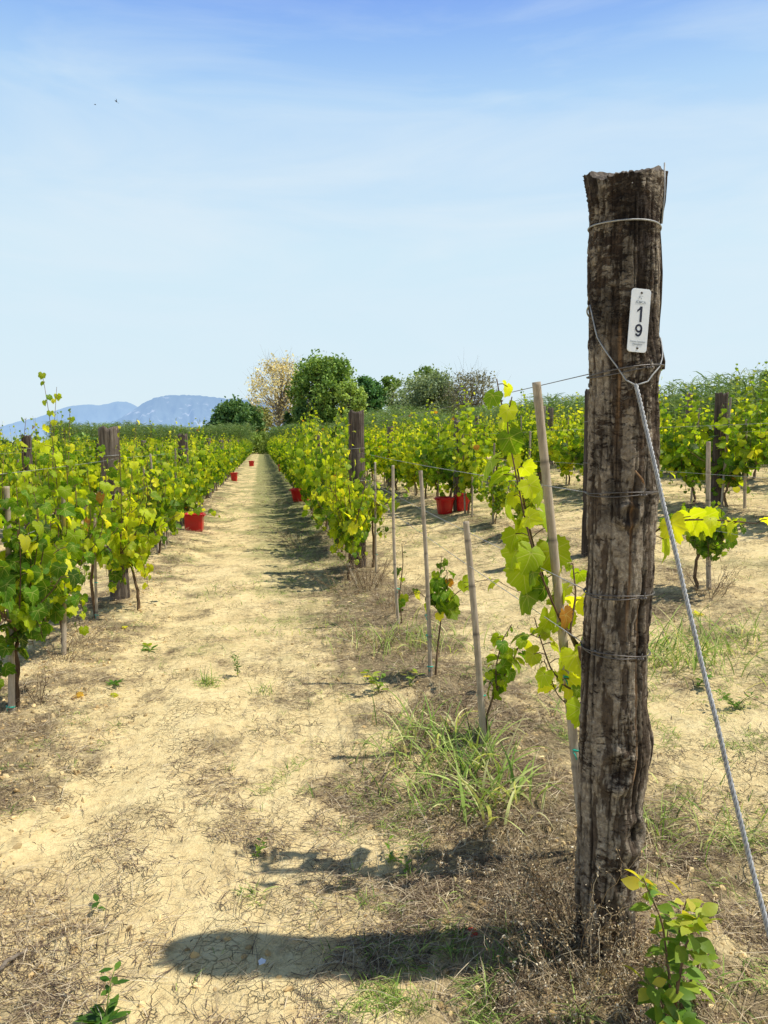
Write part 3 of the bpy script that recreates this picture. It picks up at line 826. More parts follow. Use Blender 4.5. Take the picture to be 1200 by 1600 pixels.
    for (sx, sy, a0) in ((1, 1, 0), (-1, 1, 90), (-1, -1, 180), (1, -1, 270)):
        for k in range(7):
            a_ = R(a0 + k * 15); out_.append(((pw - cr) * sx + cr * math.cos(a_), (ph - cr) * sy + cr * math.sin(a_)))
    out_ = np.array(out_); n = len(out_)
    def w(x, y, d): return pos - BASE + ax * np.asarray(x)[..., None] + ay * np.asarray(y)[..., None] + nn * np.asarray(d)[..., None]
    m = MB(); f_ = w(out_[:, 0] * .985, out_[:, 1] * .994, np.full(n, .0012)); e1 = w(out_[:, 0], out_[:, 1], np.full(n, .0006)); b_ = w(out_[:, 0], out_[:, 1], np.full(n, -.0008))
    j = np.arange(n); jj = (j + 1) % n
    m.add(np.concatenate([f_, e1, b_]), [j[None], np.stack([n + j, n + jj, jj, j], -1), np.stack([2 * n + j, 2 * n + jj, n + jj, n + j], -1), (2 * n + j)[::-1][None]])
    plate = m.build('number_plate', M['plate'], root, smooth=False); plate['label'] = 'white rounded plate reading 19'
    for yy in (.0675, -.0675):
        m = MB(); a_ = np.linspace(0, 2 * PI, 14, endpoint=False)
        r0 = w(np.cos(a_) * .0032 + .0005, np.sin(a_) * .0032 + yy, np.full(14, .0016)); r1 = w(np.cos(a_) * .0018 + .0005, np.sin(a_) * .0018 + yy, np.full(14, .0034)); j = np.arange(14); jj = (j + 1) % 14
        m.add(np.concatenate([r0, r1]), [np.stack([j, jj, 14 + jj, 14 + j], -1), (14 + j)[None]]); m.build('screw', M['screw'], plate)
    def text(name, s_, size, x, y, mat, off=0.0, sx=1.0):
        cu = bpy.data.curves.new(name, 'FONT'); cu.body = s_; cu.size = size; cu.align_x = 'CENTER'; cu.align_y = 'CENTER'; cu.offset = off; cu.extrude = .0002
        ob = bpy.data.objects.new(name, cu); COL.objects.link(ob)
        dg = bpy.context.evaluated_depsgraph_get(); me = bpy.data.meshes.new_from_object(ob.evaluated_get(dg))
        COL.objects.unlink(ob); bpy.data.objects.remove(ob)
        for vv in me.vertices:
            c = w(np.array(vv.co.x * sx + x), np.array(vv.co.y + y), np.array(.0016 + vv.co.z)); vv.co = Vector(c)
        me.materials.append(M[mat]); o_ = bpy.data.objects.new(name, me); COL.objects.link(o_); o_.parent = plate; o_.name = name
    def stroke(m, pts, wd):
        pts = np.asarray(pts, float); tg = np.gradient(pts, axis=0); tg /= np.linalg.norm(tg, axis=1)[:, None]; nr = np.stack([-tg[:, 1], tg[:, 0]], -1)
        wd = np.broadcast_to(np.asarray(wd, float), (len(pts),))[:, None]
        A_ = pts + nr * wd / 2; B_ = pts - nr * wd / 2; k = np.arange(len(pts) - 1); n_ = len(pts)
        q_ = np.concatenate([A_, B_]); m.add(w(q_[:, 0], q_[:, 1], np.full(2 * n_, .0017)), np.stack([k, k + 1, n_ + k + 1, n_ + k], -1))
    m = MB(); xs_, yt, yb = .0022, .0345, -.0035
    m.add(w(np.array([xs_, xs_ + .0058, xs_ + .0058, xs_]) - .002, np.array([yb, yb, yt, yt]), np.full(4, .0017)), np.arange(4)[None])
    m.add(w(np.array([xs_ - .002, xs_ - .002, -.0078, -.0078, -.0040]), np.array([yt, yt - .0082, yt - .0142, yt - .0090, yt - .0062]), np.full(5, .0017)), np.array([[0, 4, 3, 2, 1]]))
    m.build('digit', M['ink'], plate, smooth=False)
    m = MB(); cy = -.0190; a_ = np.linspace(0, 2 * PI, 41)
    stroke(m, np.stack([.0074 * np.cos(a_), cy + .0080 * np.sin(a_)], -1), .0050)
    a_ = np.linspace(.2, -1.25, 16); t1 = np.stack([.0078 * np.cos(a_) - .0004, cy - .0030 + .0148 * np.sin(a_) ], -1)
    a2 = np.linspace(-1.25, -2.75, 12); t2 = np.stack([.0074 * np.cos(a2) - .0003, cy - .0104 + .0074 * np.sin(a2)], -1)
    stroke(m, np.concatenate([t1, t2[1:]]), .0050); m.build('digit', M['ink'], plate, smooth=False)
    text('lettering', 'ICMCA', .0088, .0, .0445, 'greyink', .00012)
    text('lettering', 'Tenuta Sannitica', .0063, .0, -.0515, 'greyink', .00003)
    text('lettering', 'Falanghina', .0063, .0, -.0578, 'greyink', .00003)
    m = MB()     # small leafy emblem under the top screw
    for (x0, y0, a0, s0) in ((-.004, .0560, 2.3, .0052), (.0035, .0590, .7, .0035), (.0005, .0535, 4.6, .0050), (-.0015, .0585, 2.9, .0035)):
        a_ = np.linspace(0, 2 * PI, 12, endpoint=False); ex = np.cos(a_) * s0 * .5; ey = np.sin(a_) * s0 * .2
        m.add(w(x0 + ex * math.cos(a0) - ey * math.sin(a0), y0 + ex * math.sin(a0) + ey * math.cos(a0), np.full(12, .0017 )), np.arange(12)[None])
    m.add(w(np.array([-.008, .008, .008, -.008]) * .55, np.array([.0388, .0388, .0392, .0392]), np.full(4, .0017)), np.arange(4)[None])
    m.build('emblem', M['greyink'], plate)
    return root, fp, W_

def fbm3(x, y, z, o, seed):
    s = 0; a = .5; t = 0
    for i in range(o):
        s = s + a * vn3(x * 2 ** i, y * 2 ** i, z * 2 ** i, seed + i); t += a; a *= .5
    return s / t
big_post, fp, WZ = build_big_post()

# ------------------------------------------------------------------ guy cable: a loop round the post and a twisted tail to the ground
def build_guy():
    root = empty('guy_cable', BASE + np.array([0, -.7, 0]))
    tag(root, 'twisted galvanised steel guy cable running from the numbered post to the ground', 'cable')
    o0 = np.array(root.location)
    J = fp(993.5, 602, PFW - .125)
    a = np.linspace(-1.45, -PI * 1.0, 30)          # behind the post
    zl = PF(922, 478, PFW)[1]; zr = PF(1029, 530, PFW)[1]
    m = MB()
    left = [post_pt(np.array([f]), np.array([zz]), .007)[0] for f, zz in zip(np.linspace(-1.45, -.25, 14), np.interp(np.linspace(0, 1, 14), [0, .3, 1], [zl, PF(935, 530, PFW)[1], J[2] + .015]))]
    right = [post_pt(np.array([f]), np.array([zz]), .008)[0] for f, zz in zip(np.linspace(1.4, .35, 12), np.interp(np.linspace(0, 1, 12), [0, .35, 1], [zr, PF(1022, 560, PFW)[1], J[2] + .012]))]
    back = [post_pt(np.array([f]), np.array([np.interp(f, [-PI - 1.75, -1.45], [zr, zl])]), .008)[0] for f in np.linspace(-1.45, -PI - 1.7, 40)]
    path = [J] + left[::-1] + back[1:] + right + [J]
    m.tube(np.array(path) - o0, .0020, 7)
    m.build('loop', M['wire'], root); m = MB()
    # upper strand over the shoulder of the post
    up = [post_pt(np.array([f]), np.array([zz]), .008)[0] for f, zz in ((1.15, PF(1028, 356, PFW)[1]), (1.18, PF(1031, 310, PFW)[1]), (1.2, PF(1034, 262, PFW)[1]))]
    m.tube(np.array(up) - o0, .0020, 6)
    m.build('shoulder_strand', M['wire'], root)
    A0 = np.array([BASE[0] + .02, 0, 0])
    d = ray(1200, 1440); t = A0[0] / d[0]; mid = np.array([0, 0, H]) + d * t
    k = (mid - J) / abs(mid[2] - J[2]); gz_ = 0.02; end = J + k * (J[2] - gz_)
    n = 900; t = np.linspace(0, 1, n)[:, None]
    c = J + (end - J) * t; L = np.linalg.norm(end - J)
    sag = np.cross(norm(end - J), RGT); c = c - np.array([0, 0, 1]) * np.sin(t * PI) * .02
    u = norm(np.cross(end - J, [1, 0, 0])); v = np.cross(norm(end - J), u)
    m = MB()
    wob = .0016 * np.sin(t * 31) + .0012 * np.sin(t * 57 + 1)
    for s_ in range(3):
        ph = t * L / .034 * 2 * PI + s_ * 2 * PI / 3
        m.tube(c - o0 + u * (np.cos(ph) * .0030 + wob * 2.2) + v * (np.sin(ph) * .0030 + wob), .0026, 7)
    m.build('twisted_tail', M['wire'], root)
    m = MB(); m.tube([end - o0 + [0, 0, .03], end - o0 - [0, 0, .2]], .009, 8); m.build('anchor_pin', M['rusty'], root)
build_guy()

# ------------------------------------------------------------------ trellis wires
def wire(name, pts, r, label, mat='wire'):
    m = MB(); pts = np.asarray(pts, float); out = []
    for a, b in zip(pts[:-1], pts[1:]):
        t = np.linspace(0, 1, 10, endpoint=False)[:, None]
        s_ = a + (b - a) * t; s_[:, 2] -= (np.sin(t[:, 0] * PI) * .012)
        out.append(s_)
    out.append(pts[-1:]); m.tube(np.concatenate(out) - pts[0], r, 5)
    o = m.build(name, M[mat]); o.location = pts[0]; tag(o, label, 'wire', 'trellis wires'); return o

# posts ---- (row, Y, height, radius, label, material)
R1P = [G(558, 893), G(497, 815)]
posts = [
    ('R1', R1P[0], 1.70, .088, 'thick weathered grey wooden post, second in the row of the numbered post', 'post_dark'),
    ('R1', R1P[1], 1.52, .05, 'thin dark wooden post, third in the row of the numbered post', 'post_dark'),
    ('L1', G(188, 938), 1.55, .082, 'split grey-brown wooden post standing in the mountain-side row by the path', 'post'),
    ('L1', (-1.3, 12.95), 1.54, .085, 'dark wooden post, second along the mountain-side row by the path', 'post_dark'),
    ('L2', (-3.6, 12.3), 1.50, .075, 'round dark wooden post sticking out of the second row toward the mountains', 'post_dark'),
    ('L2', (-3.6, 17.6), 1.38, .07, 'more distant wooden post of the second row toward the mountains', 'post_dark'),
    ('R2', (3.2, G(716, 800)[1]), 1.50, .060, 'slim grey post between two red tubs in the second row upslope', 'post'),
    ('R2', (3.2, 6.84), 1.61, .075, 'dark slender post half hidden behind the numbered post', 'post_dark'),
    ('R3', (5.45, 8.17), 1.34, .075, 'dark post with a pale sawn end in the third row upslope', 'post_dark'),
]
for i, (rw, (x, y), h, r, lab, mt) in enumerate(posts):
    make_post((x, y, gz1(x, y)), h, r, 40 + i * 3, lab, mt, tilt=((-.035, 0) if i == 2 else (.004 * (i % 3 - 1), 0)), wires=(.55, .95, 1.3) if i < 3 else ((.9, 1.3) if i < 8 else ()))
pp = make_post((-1.3, 19, 0), 1.5, .075, 99, 'far grey-brown post', 'post', sides=20)
fars = [('L1', 19), ('L1', 25), ('L1', 31), ('L1', 43), ('L2', 24), ('L3', 14.5), ('L3', 21), ('R1', 20), ('R1', 26.5), ('R1', 33), ('R1', 46), ('R2', 18.5), ('R2', 25), ('R2', 31.5), ('R3', 14), ('R3', 20.5), ('R3', 27), ('R4', 12.5), ('R4', 19), ('R4', 26)]
RN = {'L1': 'the path\'s mountain-side row', 'L2': 'the second mountain-side row', 'L3': 'the third mountain-side row', 'L4': 'the fourth mountain-side row',
      'L5': 'the fifth mountain-side row', 'R1': 'the row of the numbered post', 'R2': 'the row of the two tubs', 'R3': 'the third row upslope', 'R4': 'the top row below the reeds'}
for i, (rw, y) in enumerate(fars):
    x = ROWS[rw] + .02 * (i % 3 - 1); lab = 'distant weathered wooden post standing in ' + RN[rw]
    if i == 0:
        pp.location = (x, y, gz1(x, y)); pp['label'] = lab; pp['group'] = 'distant posts in ' + RN[rw]
    else: copy_thing(pp, (x, y, gz1(x, y)), i * 1.3, (1, 1, .96 + .02 * (i % 4)), lab, 'distant posts in ' + RN[rw])

# wires of the numbered post's row
x0, y0 = BASE[0], BASE[1]
hts = [WZ[578], WZ[774], WZ[935], WZ[1028] + .01]
nm = ['topmost', 'second from the top', 'third from the top', 'lowest']
for h_, nm_, (px_, py_) in zip(hts, nm, [(835, 610), (700, 740), (740, 868), (700, 845)]):
    a = post_pt(np.array([-.9]), np.array([h_]), .006)[0]
    b = np.array([R1P[0][0] + .05, R1P[0][1], gz1(*R1P[0]) + h_ * .98 - .03]); c = np.array([R1P[1][0], R1P[1][1], gz1(*R1P[1]) + min(h_, 1.45)]);
    wire('trellis_wire', [a, b, c, (.98, 34, min(h_, 1.4))], .0013, 'thin wire ' + nm_ + ' along the row of the numbered post', 'rusty' if nm_ == 'topmost' else 'wire')
for rw, ya in (('L1', 2.2), ('L2', 3.0), ('R2', 3.0), ('R3', 4.0)):
    for h_, nn_ in ((1.30, 'upper'), (.95, 'middle'), (.55, 'low')):
        x = ROWS[rw]; wire('trellis_wire', [(x, y_, float(slope(x)) + h_) for y_ in (ya, 7.4, 13, 19, 31)], .0013, nn_ + ' thin wire of ' + RN[rw])

# ------------------------------------------------------------------ stakes of the nearer vines
def stake_px(bx, by, tx, ty, r, seed, label, ties=(), mat='bamboo', dtop=None):
    x, y = G(bx, by); b = np.array([x, y, gz1(x, y) ])
    f = float(b @ FWD) if dtop is None else dtop
    l, z = PF(tx, ty, f); t = RGT * l + FWD * f + np.array([0, 0, z])
    return make_stake(b, t, r, seed, label, ties, mat)
RG = 'the row of the numbered post'
stake_px(921, 1350, 838, 597, .0150, 1, 'tall leaning bamboo stake just behind the numbered post', (.37, .62))
stake_px(758, 1177, 728, 815, .0155, 2, 'short thick bamboo stake leaning beside the tall grass clump', (.22,))
stake_px(673, 1068, 657, 735, .0125, 3, 'slim bamboo stake with three green ties beside a small dark vine', (.06, .25, .37))
stake_px(624, 978, 614, 727, .0120, 4, 'straight pale stake with one green tie, fourth from the numbered post', (.28,))
stake_px(588, 897, 586, 722, .0120, 5, 'pale stake beside the thick second post of the numbered row', (.2, .42))
stake_px(17, 1118, 10, 760, .0165, 6, 'pale bamboo stake, nearest of the mountain-side row by the path', (.36, .03))
stake_px(99, 1030, 99, 775, .0150, 7, 'greyer bamboo stake among leaves, second of the mountain-side row', (), 'stake')
stake_px(152, 976, 148, 800, .0110, 8, 'thin pale stake with two green ties near the split grey post', (.04, .30))
stake_px(222, 872, 225, 728, .0120, 9, 'grey stake just past the split grey post by the path', (), 'stake')
stake_px(259, 862, 258, 760, .010, 10, 'short pale stake with a green tie before the red crate', (.25,))
stake_px(1109, 925, 1107, 690, .0175, 11, 'bamboo stake rising from a small isolated bush upslope', (), 'stake')
stake_px(1164, 800, 1166, 655, .017, 12, 'pale stake among leaves of the third row upslope', (), 'bamboo')
stake_px(713 + 24, 812, 738, 745, .013, 13, 'thin stake just past the tub post upslope', (), 'stake')

# ------------------------------------------------------------------ hero vines of the numbered row
def pth(l, n=14):
    p = np.array([P(*q) for q in l]); t = np.linspace(0, 1, len(p)); tt = np.linspace(0, 1, n * 2)
    o = np.stack([np.interp(tt, t, p[:, k]) for k in range(3)], -1)
    for _ in range(3): o[1:-1] = (o[:-2] + 2 * o[1:-1] + o[2:]) / 4
    return o
def hero(label, base_px, shoots, seed, trunk=None):
    r_ = np.random.default_rng(seed); x, y = G(*base_px); b = np.array([x, y, gz1(x, y)])
    W = MB(); Lf = MB()
    for (pts, rad, leaf, step, hue, hv) in shoots:
        s = pth(pts) ; s = np.vstack([s]) - b
        W.tube(s, np.linspace(rad, rad * .45, len(s)), 6, (.5, .6))
        if leaf: shoot_leaves(Lf, W, s, leaf, step, r_, 3, hue, hv, start=.12)
    return vine_object(W, Lf, b, 0, label), b
def dpt(px, py):
    x, y = G(px, py); v = np.array([x, y, gz1(x, y)]) - np.array([0, 0, H])
    f = FWD * math.cos(PITCH) - np.array([0, 0, math.sin(PITCH)])
    return float(v @ f)
d1 = dpt(925, 1350); d2 = dpt(760, 1176); d3 = dpt(676, 1066); d4 = dpt(626, 977)
hero('sparse backlit yellow-green vine climbing beside the tall leaning bamboo stake', (930, 1340), [
    ([(932, 1345, d1), (925, 1200, d1 - .1), (915, 1080, d1 - .12), (905, 1010, d1 - .15)], .013, 0, 0, 0, 0),
    ([(905, 1010, 2.42), (872, 965, 2.45), (850, 905, 2.45), (832, 850, 2.45), (822, 800, 2.45), (810, 740, 2.45), (798, 685, 2.45), (784, 635, 2.45), (776, 592, 2.45)], .0045, .072, .036, .66, .11),
    ([(905, 1010, 2.42), (880, 980, 2.38), (858, 930, 2.35), (838, 880, 2.35), (822, 820, 2.35), (812, 770, 2.35), (800, 710, 2.35), (790, 660, 2.35), (800, 620, 2.35)], .004, .068, .055, .62, .12),
    ([(908, 1030, 2.42), (890, 990, 2.40), (900, 930, 2.45), (895, 880, 2.5)], .005, .075, .05, .66, .12),
    ([(915, 1080, 2.42), (885, 1075, 2.40), (860, 1045, 2.4), (845, 1000, 2.4), (835, 965, 2.4)], .004, .058, .032, .64, .13),
    ([(915, 1090, 2.42), (895, 1110, 2.40), (870, 1085, 2.4), (850, 1030, 2.4)], .003, .055, .04, .70, .12),
    ([(905, 1010, 2.5), (960, 900, 2.45), (1020, 830, 2.4), (1060, 812, 2.36), (1110, 812, 2.33), (1150, 815, 2.30), (1182, 818, 2.28)], .004, .076, .042, .76, .08),
], 5)
hero('compact dark green young vine by the short thick stake', (764, 1172), [
    ([(764, 1172, d2), (760, 1120, d2), (775, 1075, d2)], .008, 0, 0, 0, 0),
    ([(775, 1078, d2), (775, 1040, d2), (785, 1000, d2), (800, 975, d2)], .004, .048, .026, .46, .10),
    ([(775, 1078, d2), (800, 1035, d2), (815, 1000, d2 - .05), (840, 985, d2 - .1), (860, 990, d2 - .1)], .004, .048, .022, .46, .14),
    ([(770, 1090, d2), (790, 1060, d2 + .05), (800, 1020, d2 + .1)], .003, .045, .026, .42, .12),
    ([(775, 1078, d2), (765, 1065, d2), (770, 1040, d2)], .003, .04, .026, .6, .2)], 8)
hero('small dark green vine with a long side shoot toward the short stake', (680, 1062), [
    ([(680, 1062, d3), (684, 1010, d3), (690, 960, d3)], .008, 0, 0, 0, 0),
    ([(690, 965, d3), (680, 930, d3), (688, 895, d3), (690, 870, d3)], .004, .064, .026, .40, .12),
    ([(690, 965, d3), (700, 930, d3 - .05), (698, 890, d3 - .05)], .004, .062, .024, .38, .12),
    ([(690, 960, d3), (672, 940, d3), (655, 925, d3), (640, 930, d3)], .003, .05, .045, .6, .2),
    ([(690, 950, d3), (715, 925, d3 - .1), (745, 908, d3 - .2), (775, 905, d3 - .3)], .003, .06, .11, .52, .12),
    ([(775, 905, d3 - .3), (790, 915, d3 - .35), (830, 935, d3 - .5), (850, 945, d3 - .5)], .002, .06, .10, .55, .2)], 9)
hero('thin bare young vine with a few leaves on the fourth stake', (628, 975), [
    ([(628, 975, d4), (624, 930, d4), (630, 880, d4), (628, 850, d4)], .006, .055, .12, .45, .15),
    ([(624, 790, d4), (628, 770, d4), (636, 760, d4)], .002, .06, .06, .6, .1),
    ([(628, 940, d4), (645, 925, d4), (655, 935, d4)], .003, .045, .09, .45, .15)], 10)

# generic vines near the camera, each its own mesh
near_vines = [
    ((26, 1112), 31, dict(height=1.44, half=.38, nshoot=14, tall=1, hue0=.42, size=.072, low=.24, step=.052), 'big-leaved green vine on the nearest stake of the mountain-side row'),
    ((104, 1028), 32, dict(height=1.50, half=.34, nshoot=17, hue0=.44, size=.070, low=.16, tall=3, step=.050), 'lush green vine on the second, greyer stake of the mountain-side row'),
    ((150, 974), 33, dict(height=1.36, half=.50, nshoot=14, hue0=.52, low=.30, tall=0, size=.068), 'yellowing vine on the thin stake before the split grey post'),
    ((216, 955), 34, dict(height=1.42, half=.42, nshoot=21, hue0=.62, low=.28, tall=2, size=.068), 'yellow-green vine wrapped round the split grey post'),
    ((228, 868), 35, dict(height=1.42, half=.55, nshoot=24, hue0=.56, low=.26, tall=0, size=.068), 'leafy vine just past the split grey post by the path'),
    ((248, 856), 36, dict(height=1.42, half=.55, nshoot=24, hue0=.58, low=.24, tall=1, size=.068), 'leafy vine before the red crate in the mountain-side row'),
    ((543, 910), 37, dict(height=1.30, half=.45, nshoot=30, hue0=.58, low=.28, tall=4, size=.066), 'vine climbing the thick second post of the numbered row'),
    ((582, 890), 38, dict(height=1.00, half=.36, nshoot=15, hue0=.54, low=.36, tall=0, size=.062), 'low bushy vine beside the thick second post of the numbered row'),
    ((535, 868), 39, dict(height=1.42, half=.5, nshoot=24, hue0=.64, low=.34, tall=0, size=.068), 'yellow-green vine just past the thick second post of the numbered row'),
    ((1092, 925), 40, dict(height=.72, half=.24, nshoot=24, hue0=.42, low=.10, size=.058, step=.040), 'small isolated green bushy vine on its own stake upslope'),
]
taken = {}
for (bx, by), sd, kw, lab in near_vines:
    x, y = G(bx, by); W, Lf = make_vine(sd, 3 if sd not in (39,) else 3, huev=.20, **kw)
    vine_object(W, Lf, (x, y, gz1(x, y)), 0, lab)
    for rw, rx in ROWS.items():
        if abs(rx - x) < .9: taken.setdefault(rw, []).append(y)

# ------------------------------------------------------------------ the rows
T2 = [make_vine(100 + s, 2, height=1.50 + .06 * (s % 3), half=.50, nshoot=24, size=.070, step=.046, hue0=.47 + .05 * (s % 5), huev=.17, tall=1 + s % 3, low=.24) for s in range(7)]
T1 = [make_vine(200 + s, 1, height=1.42 + .05 * (s % 3), half=.46, nshoot=24, size=.080, step=.060, hue0=.48 + .05 * (s % 4), huev=.17, tall=1 + s % 2, low=.24) for s in range(5)]
cand = []
START = {'L1': 9.6, 'L2': 4.6, 'L3': 8, 'L4': 14, 'L5': 18, 'R1': 9.6, 'R2': 11.2, 'R3': 6.8, 'R4': 8.5}
for rw, ys in START.items():
    y = ys; k = 0
    while y < 88:
        x = ROWS[rw] + rng.normal(0, .04); yy = y + rng.normal(0, .08)
        f = yy * FWD[1] + x * FWD[0]; l = x * RGT[0] + yy * RGT[1]
        if abs(l / f) < .60: cand.append((math.hypot(x, yy), rw, x, yy, k)); k += 1
        y += 1.02
# the gappy young stretch of the second row upslope
for px_, py_ in ((776, 822), (833, 835)):
    x, y = G(px_, py_); cand.append((math.hypot(x, y), 'R2s', 3.2, y, 0))
cand.sort()
NV = 285
protos = {}
ordn = ['first', 'second', 'third', 'fourth', 'fifth', 'sixth', 'seventh', 'eighth', 'ninth', 'tenth', 'eleventh', 'twelfth']
cnt = {}
last_individual = {}
stuffL = MB(); stuffW = MB()
stake_proto = None
sp_mesh = MB(); stake_mesh(sp_mesh, [0, 0, -.1], [.01, .02, 1.18], .012, 77)
for i, (dist, rw, x, y, k) in enumerate(cand):
    z = gz1(x, y)
    small = rw == 'R2s'; rr = 'R2' if small else rw
    n_ = cnt.get(rw, 0); cnt[rw] = n_ + 1
    sc = {'L': .97, 'R': 1.06}[rr[0]]
    if rr in ('R2',): sc = 1.04
    if rr in ('R3', 'R4'): sc = .93
    hx = sc * (1.22 if rr in ('R2', 'R3', 'R4') else 1.0)
    if small: sc = .62; hx = .62
    hs = sc * (1 + rng.normal(0, .04))
    rz = (0 if rng.random() < .5 else PI) + rng.normal(0, .12)
    if i < NV:
        lod = 2 if dist < 17 else 1
        tpl = int(rng.integers(0, 7 if lod == 2 else 5))
        if n_ < 8 and not small:
            hint = {'L1': 'dense vine past the red crate side', 'L2': 'leafy vine', 'L3': 'leafy vine', 'L4': 'vine', 'L5': 'vine', 'R1': 'dense yellow-green vine', 'R2': 'tall yellow-green vine', 'R3': 'bright leafy vine', 'R4': 'green vine'}[rr]
            lab = f"{'dense leafy vine' if lod == 2 else 'leafy vine'}, {ordn[n_]} full one seen in {RN[rr]}"; grp = VG
        elif small:
            lab = ['small low vine standing alone before the tub post upslope', 'small low vine on bare soil near the tall leaning stake'][n_ % 2]; grp = VG
        else:
            lab = 'leafy yellow-green vine farther along ' + RN[rr]; grp = 'far vines of ' + RN[rr]
        key = (lod, tpl)
        if key not in protos:
            W, Lf = (T2 if lod == 2 else T1)[tpl]
            o = vine_object(W, Lf, (x, y, z), rz, lab, grp, 'leaf' if lod == 2 else 'leaf_far'); o.scale = (hx, hx, hs); protos[key] = o
        else: copy_thing(protos[key], (x, y, z), rz, (hx, hx, hs), lab, grp)
        # its stake
        if dist < 34:
            sx, sy = x + rng.normal(0, .03), y + .06
            if stake_proto is None:
                o = empty('vine_stake', (sx, sy, z)); sp_mesh.build('cane', M['stake'], o); stake_proto = o
                t = MB(); tie_mesh(t, np.array([.002, .003, .3]), np.array([0, 0, 1.0]), .0125, 3); t.build('tie', M['tie'], o)
                tag(o, '', 'stake', '')
            else:
                o = stake_proto.copy(); COL.objects.link(o)
                for ch in stake_proto.children:
                    if ch.name.startswith('tie') and dist > 16: continue
                    c = ch.copy(); COL.objects.link(c); c.parent = o
                o.location = (sx, sy, z)
            o.scale = (1.15, 1.15, rng.uniform(.9, 1.15)); o.rotation_euler = (rng.normal(0, .03), rng.normal(0, .03), rng.uniform(0, 6))
            if n_ < 5 and not small:
                o['label'] = f'grey cane stake of the {ordn[n_]} full vine in {RN[rr]}'; o['group'] = 'cane stakes holding up the vines'
            elif small:
                o['label'] = f'grey cane stake of the small vine {"before the tub post" if n_ == 0 else "near the tall leaning stake"}'; o['group'] = 'cane stakes holding up the vines'
            else:
                o['label'] = 'grey cane stake among leaves farther along ' + RN[rr]; o['group'] = 'far stakes of ' + RN[rr]
    else:
        W, Lf = T1[int(rng.integers(0, 5))]
        ca, sa = math.cos(rz), math.sin(rz); Rm = np.array([[ca, -sa, 0], [sa, ca, 0], [0, 0, 1]])
        off = 0
        for src, dst in ((W, stuffL), (Lf, stuffL)):
            v = np.concatenate(src.v) @ Rm.T * [hx, hx, hs] + [x, y, z]
            n0 = dst.n
            for f, m_ in zip(src.f, src.m):
                dst.f.append(f + n0); dst.m.append(np.full(len(f), 1 if src is W else 0, np.int32))
            dst.v.append(v); dst.t.append(np.concatenate(src.t)); dst.l.append(np.concatenate(src.l)); dst.n += len(v)
if stuffL.n:
    o = stuffL.build('vine_foliage', [M['leaf_far'], M['cane']])
    tag(o, 'mass of faraway grapevines running to the trees at the end of the rows', 'vines', None, 'stuff')

# ------------------------------------------------------------------ red harvest tubs
def make_tub(loc, w, d, h, label, rz=0.0, taper=.80, box=False):
    root = empty('harvest_tub', loc); root.rotation_euler.z = rz
    tag(root, label, 'tub', 'red harvest tubs')
    ns = 64; a = np.linspace(0, 2 * PI, ns, endpoint=False); p = 8 if box else 3.2
    sx = np.sign(np.cos(a)) * np.abs(np.cos(a)) ** (2 / p); sy = np.sign(np.sin(a)) * np.abs(np.sin(a)) ** (2 / p)
    rib = 1 + .012 * np.sign(np.sin(a * 12)); prof = [(0, taper * .0), (0, taper * .98), (.02, taper), (.45, taper + (1 - taper) * .45), (.86, taper + (1 - taper) * .86), (.87, taper + (1 - taper) * .86 + .03), (1.0, 1.0)]
    rows = []
    for z, s in prof:
        k = rib if .02 < z < .87 else 1
        rows.append(np.stack([sx * w / 2 * s * k, sy * d / 2 * s * k, np.full(ns, z * h)], -1))
    for z, s in ((.995, .94), (.05, taper * .94), (.05, 0)):
        rows.append(np.stack([sx * w / 2 * s, sy * d / 2 * s, np.full(ns, z * h)], -1))
    n = len(rows); i = np.arange(n - 1)[:, None] * ns; j = np.arange(ns)[None]; j2 = (j + 1) % ns
    m = MB(); m.add(np.concatenate(rows), np.stack([i + j, i + j2, i + ns + j2, i + ns + j], -1).reshape(-1, 4)); m.build('body', M['red'], root)
    m = MB(); b = np.linspace(0, 2 * PI, 49)
    q = np.stack([np.sign(np.cos(b)) * np.abs(np.cos(b)) ** (2 / p) * w * .51, np.sign(np.sin(b)) * np.abs(np.sin(b)) ** (2 / p) * d * .51, np.full(49, h)], -1)
    m.tube(q, .011, 8, cap=False); m.build('rim', M['red'], root)
    for s in (-1, 1):
        m = MB(); x = s * w * .5
        m.tube([(x, -.07, h * .88), (x + s * .030, -.06, h * .94), (x + s * .034, 0, h * .95), (x + s * .030, .06, h * .94), (x, .07, h * .88)], .010, 7); m.build('handle', M['red'], root)
    return root
def tub_px(px, py, w, d, h, label, rz=0.0, **k):
    x, y = G(px, py); return make_tub((x, y, gz1(x, y) + .0), w, d, h, label, rz - YAW, **k)
tub_px(304, 831, .29, .28, .27, 'red box-shaped crate under the mountain-side vines by the path', .12, box=True, taper=.93)
tub_px(470, 787, .46, .40, .29, 'red tub in the grass under the vines of the numbered row', -.1, taper=.74)
tub_px(695, 803, .27, .30, .27, 'red tub on the mountain side of the slim post upslope', .3, taper=.78)
tub_px(724, 799, .24, .26, .27, 'red tub on the upslope side of the slim post, partly behind it', -.2, taper=.86)
tub_px(366, 752, .24, .24, .30, 'small distant red tub at the mountain-side edge of the path', .1, taper=.9)
tub_px(393, 728, .30, .24, .32, 'farthest red tub at the mountain-side edge of the path', .1, taper=.9)
tub_px(440, 738, .30, .24, .32, 'distant red tub under the numbered row, past the nearer one', .1, taper=.9)

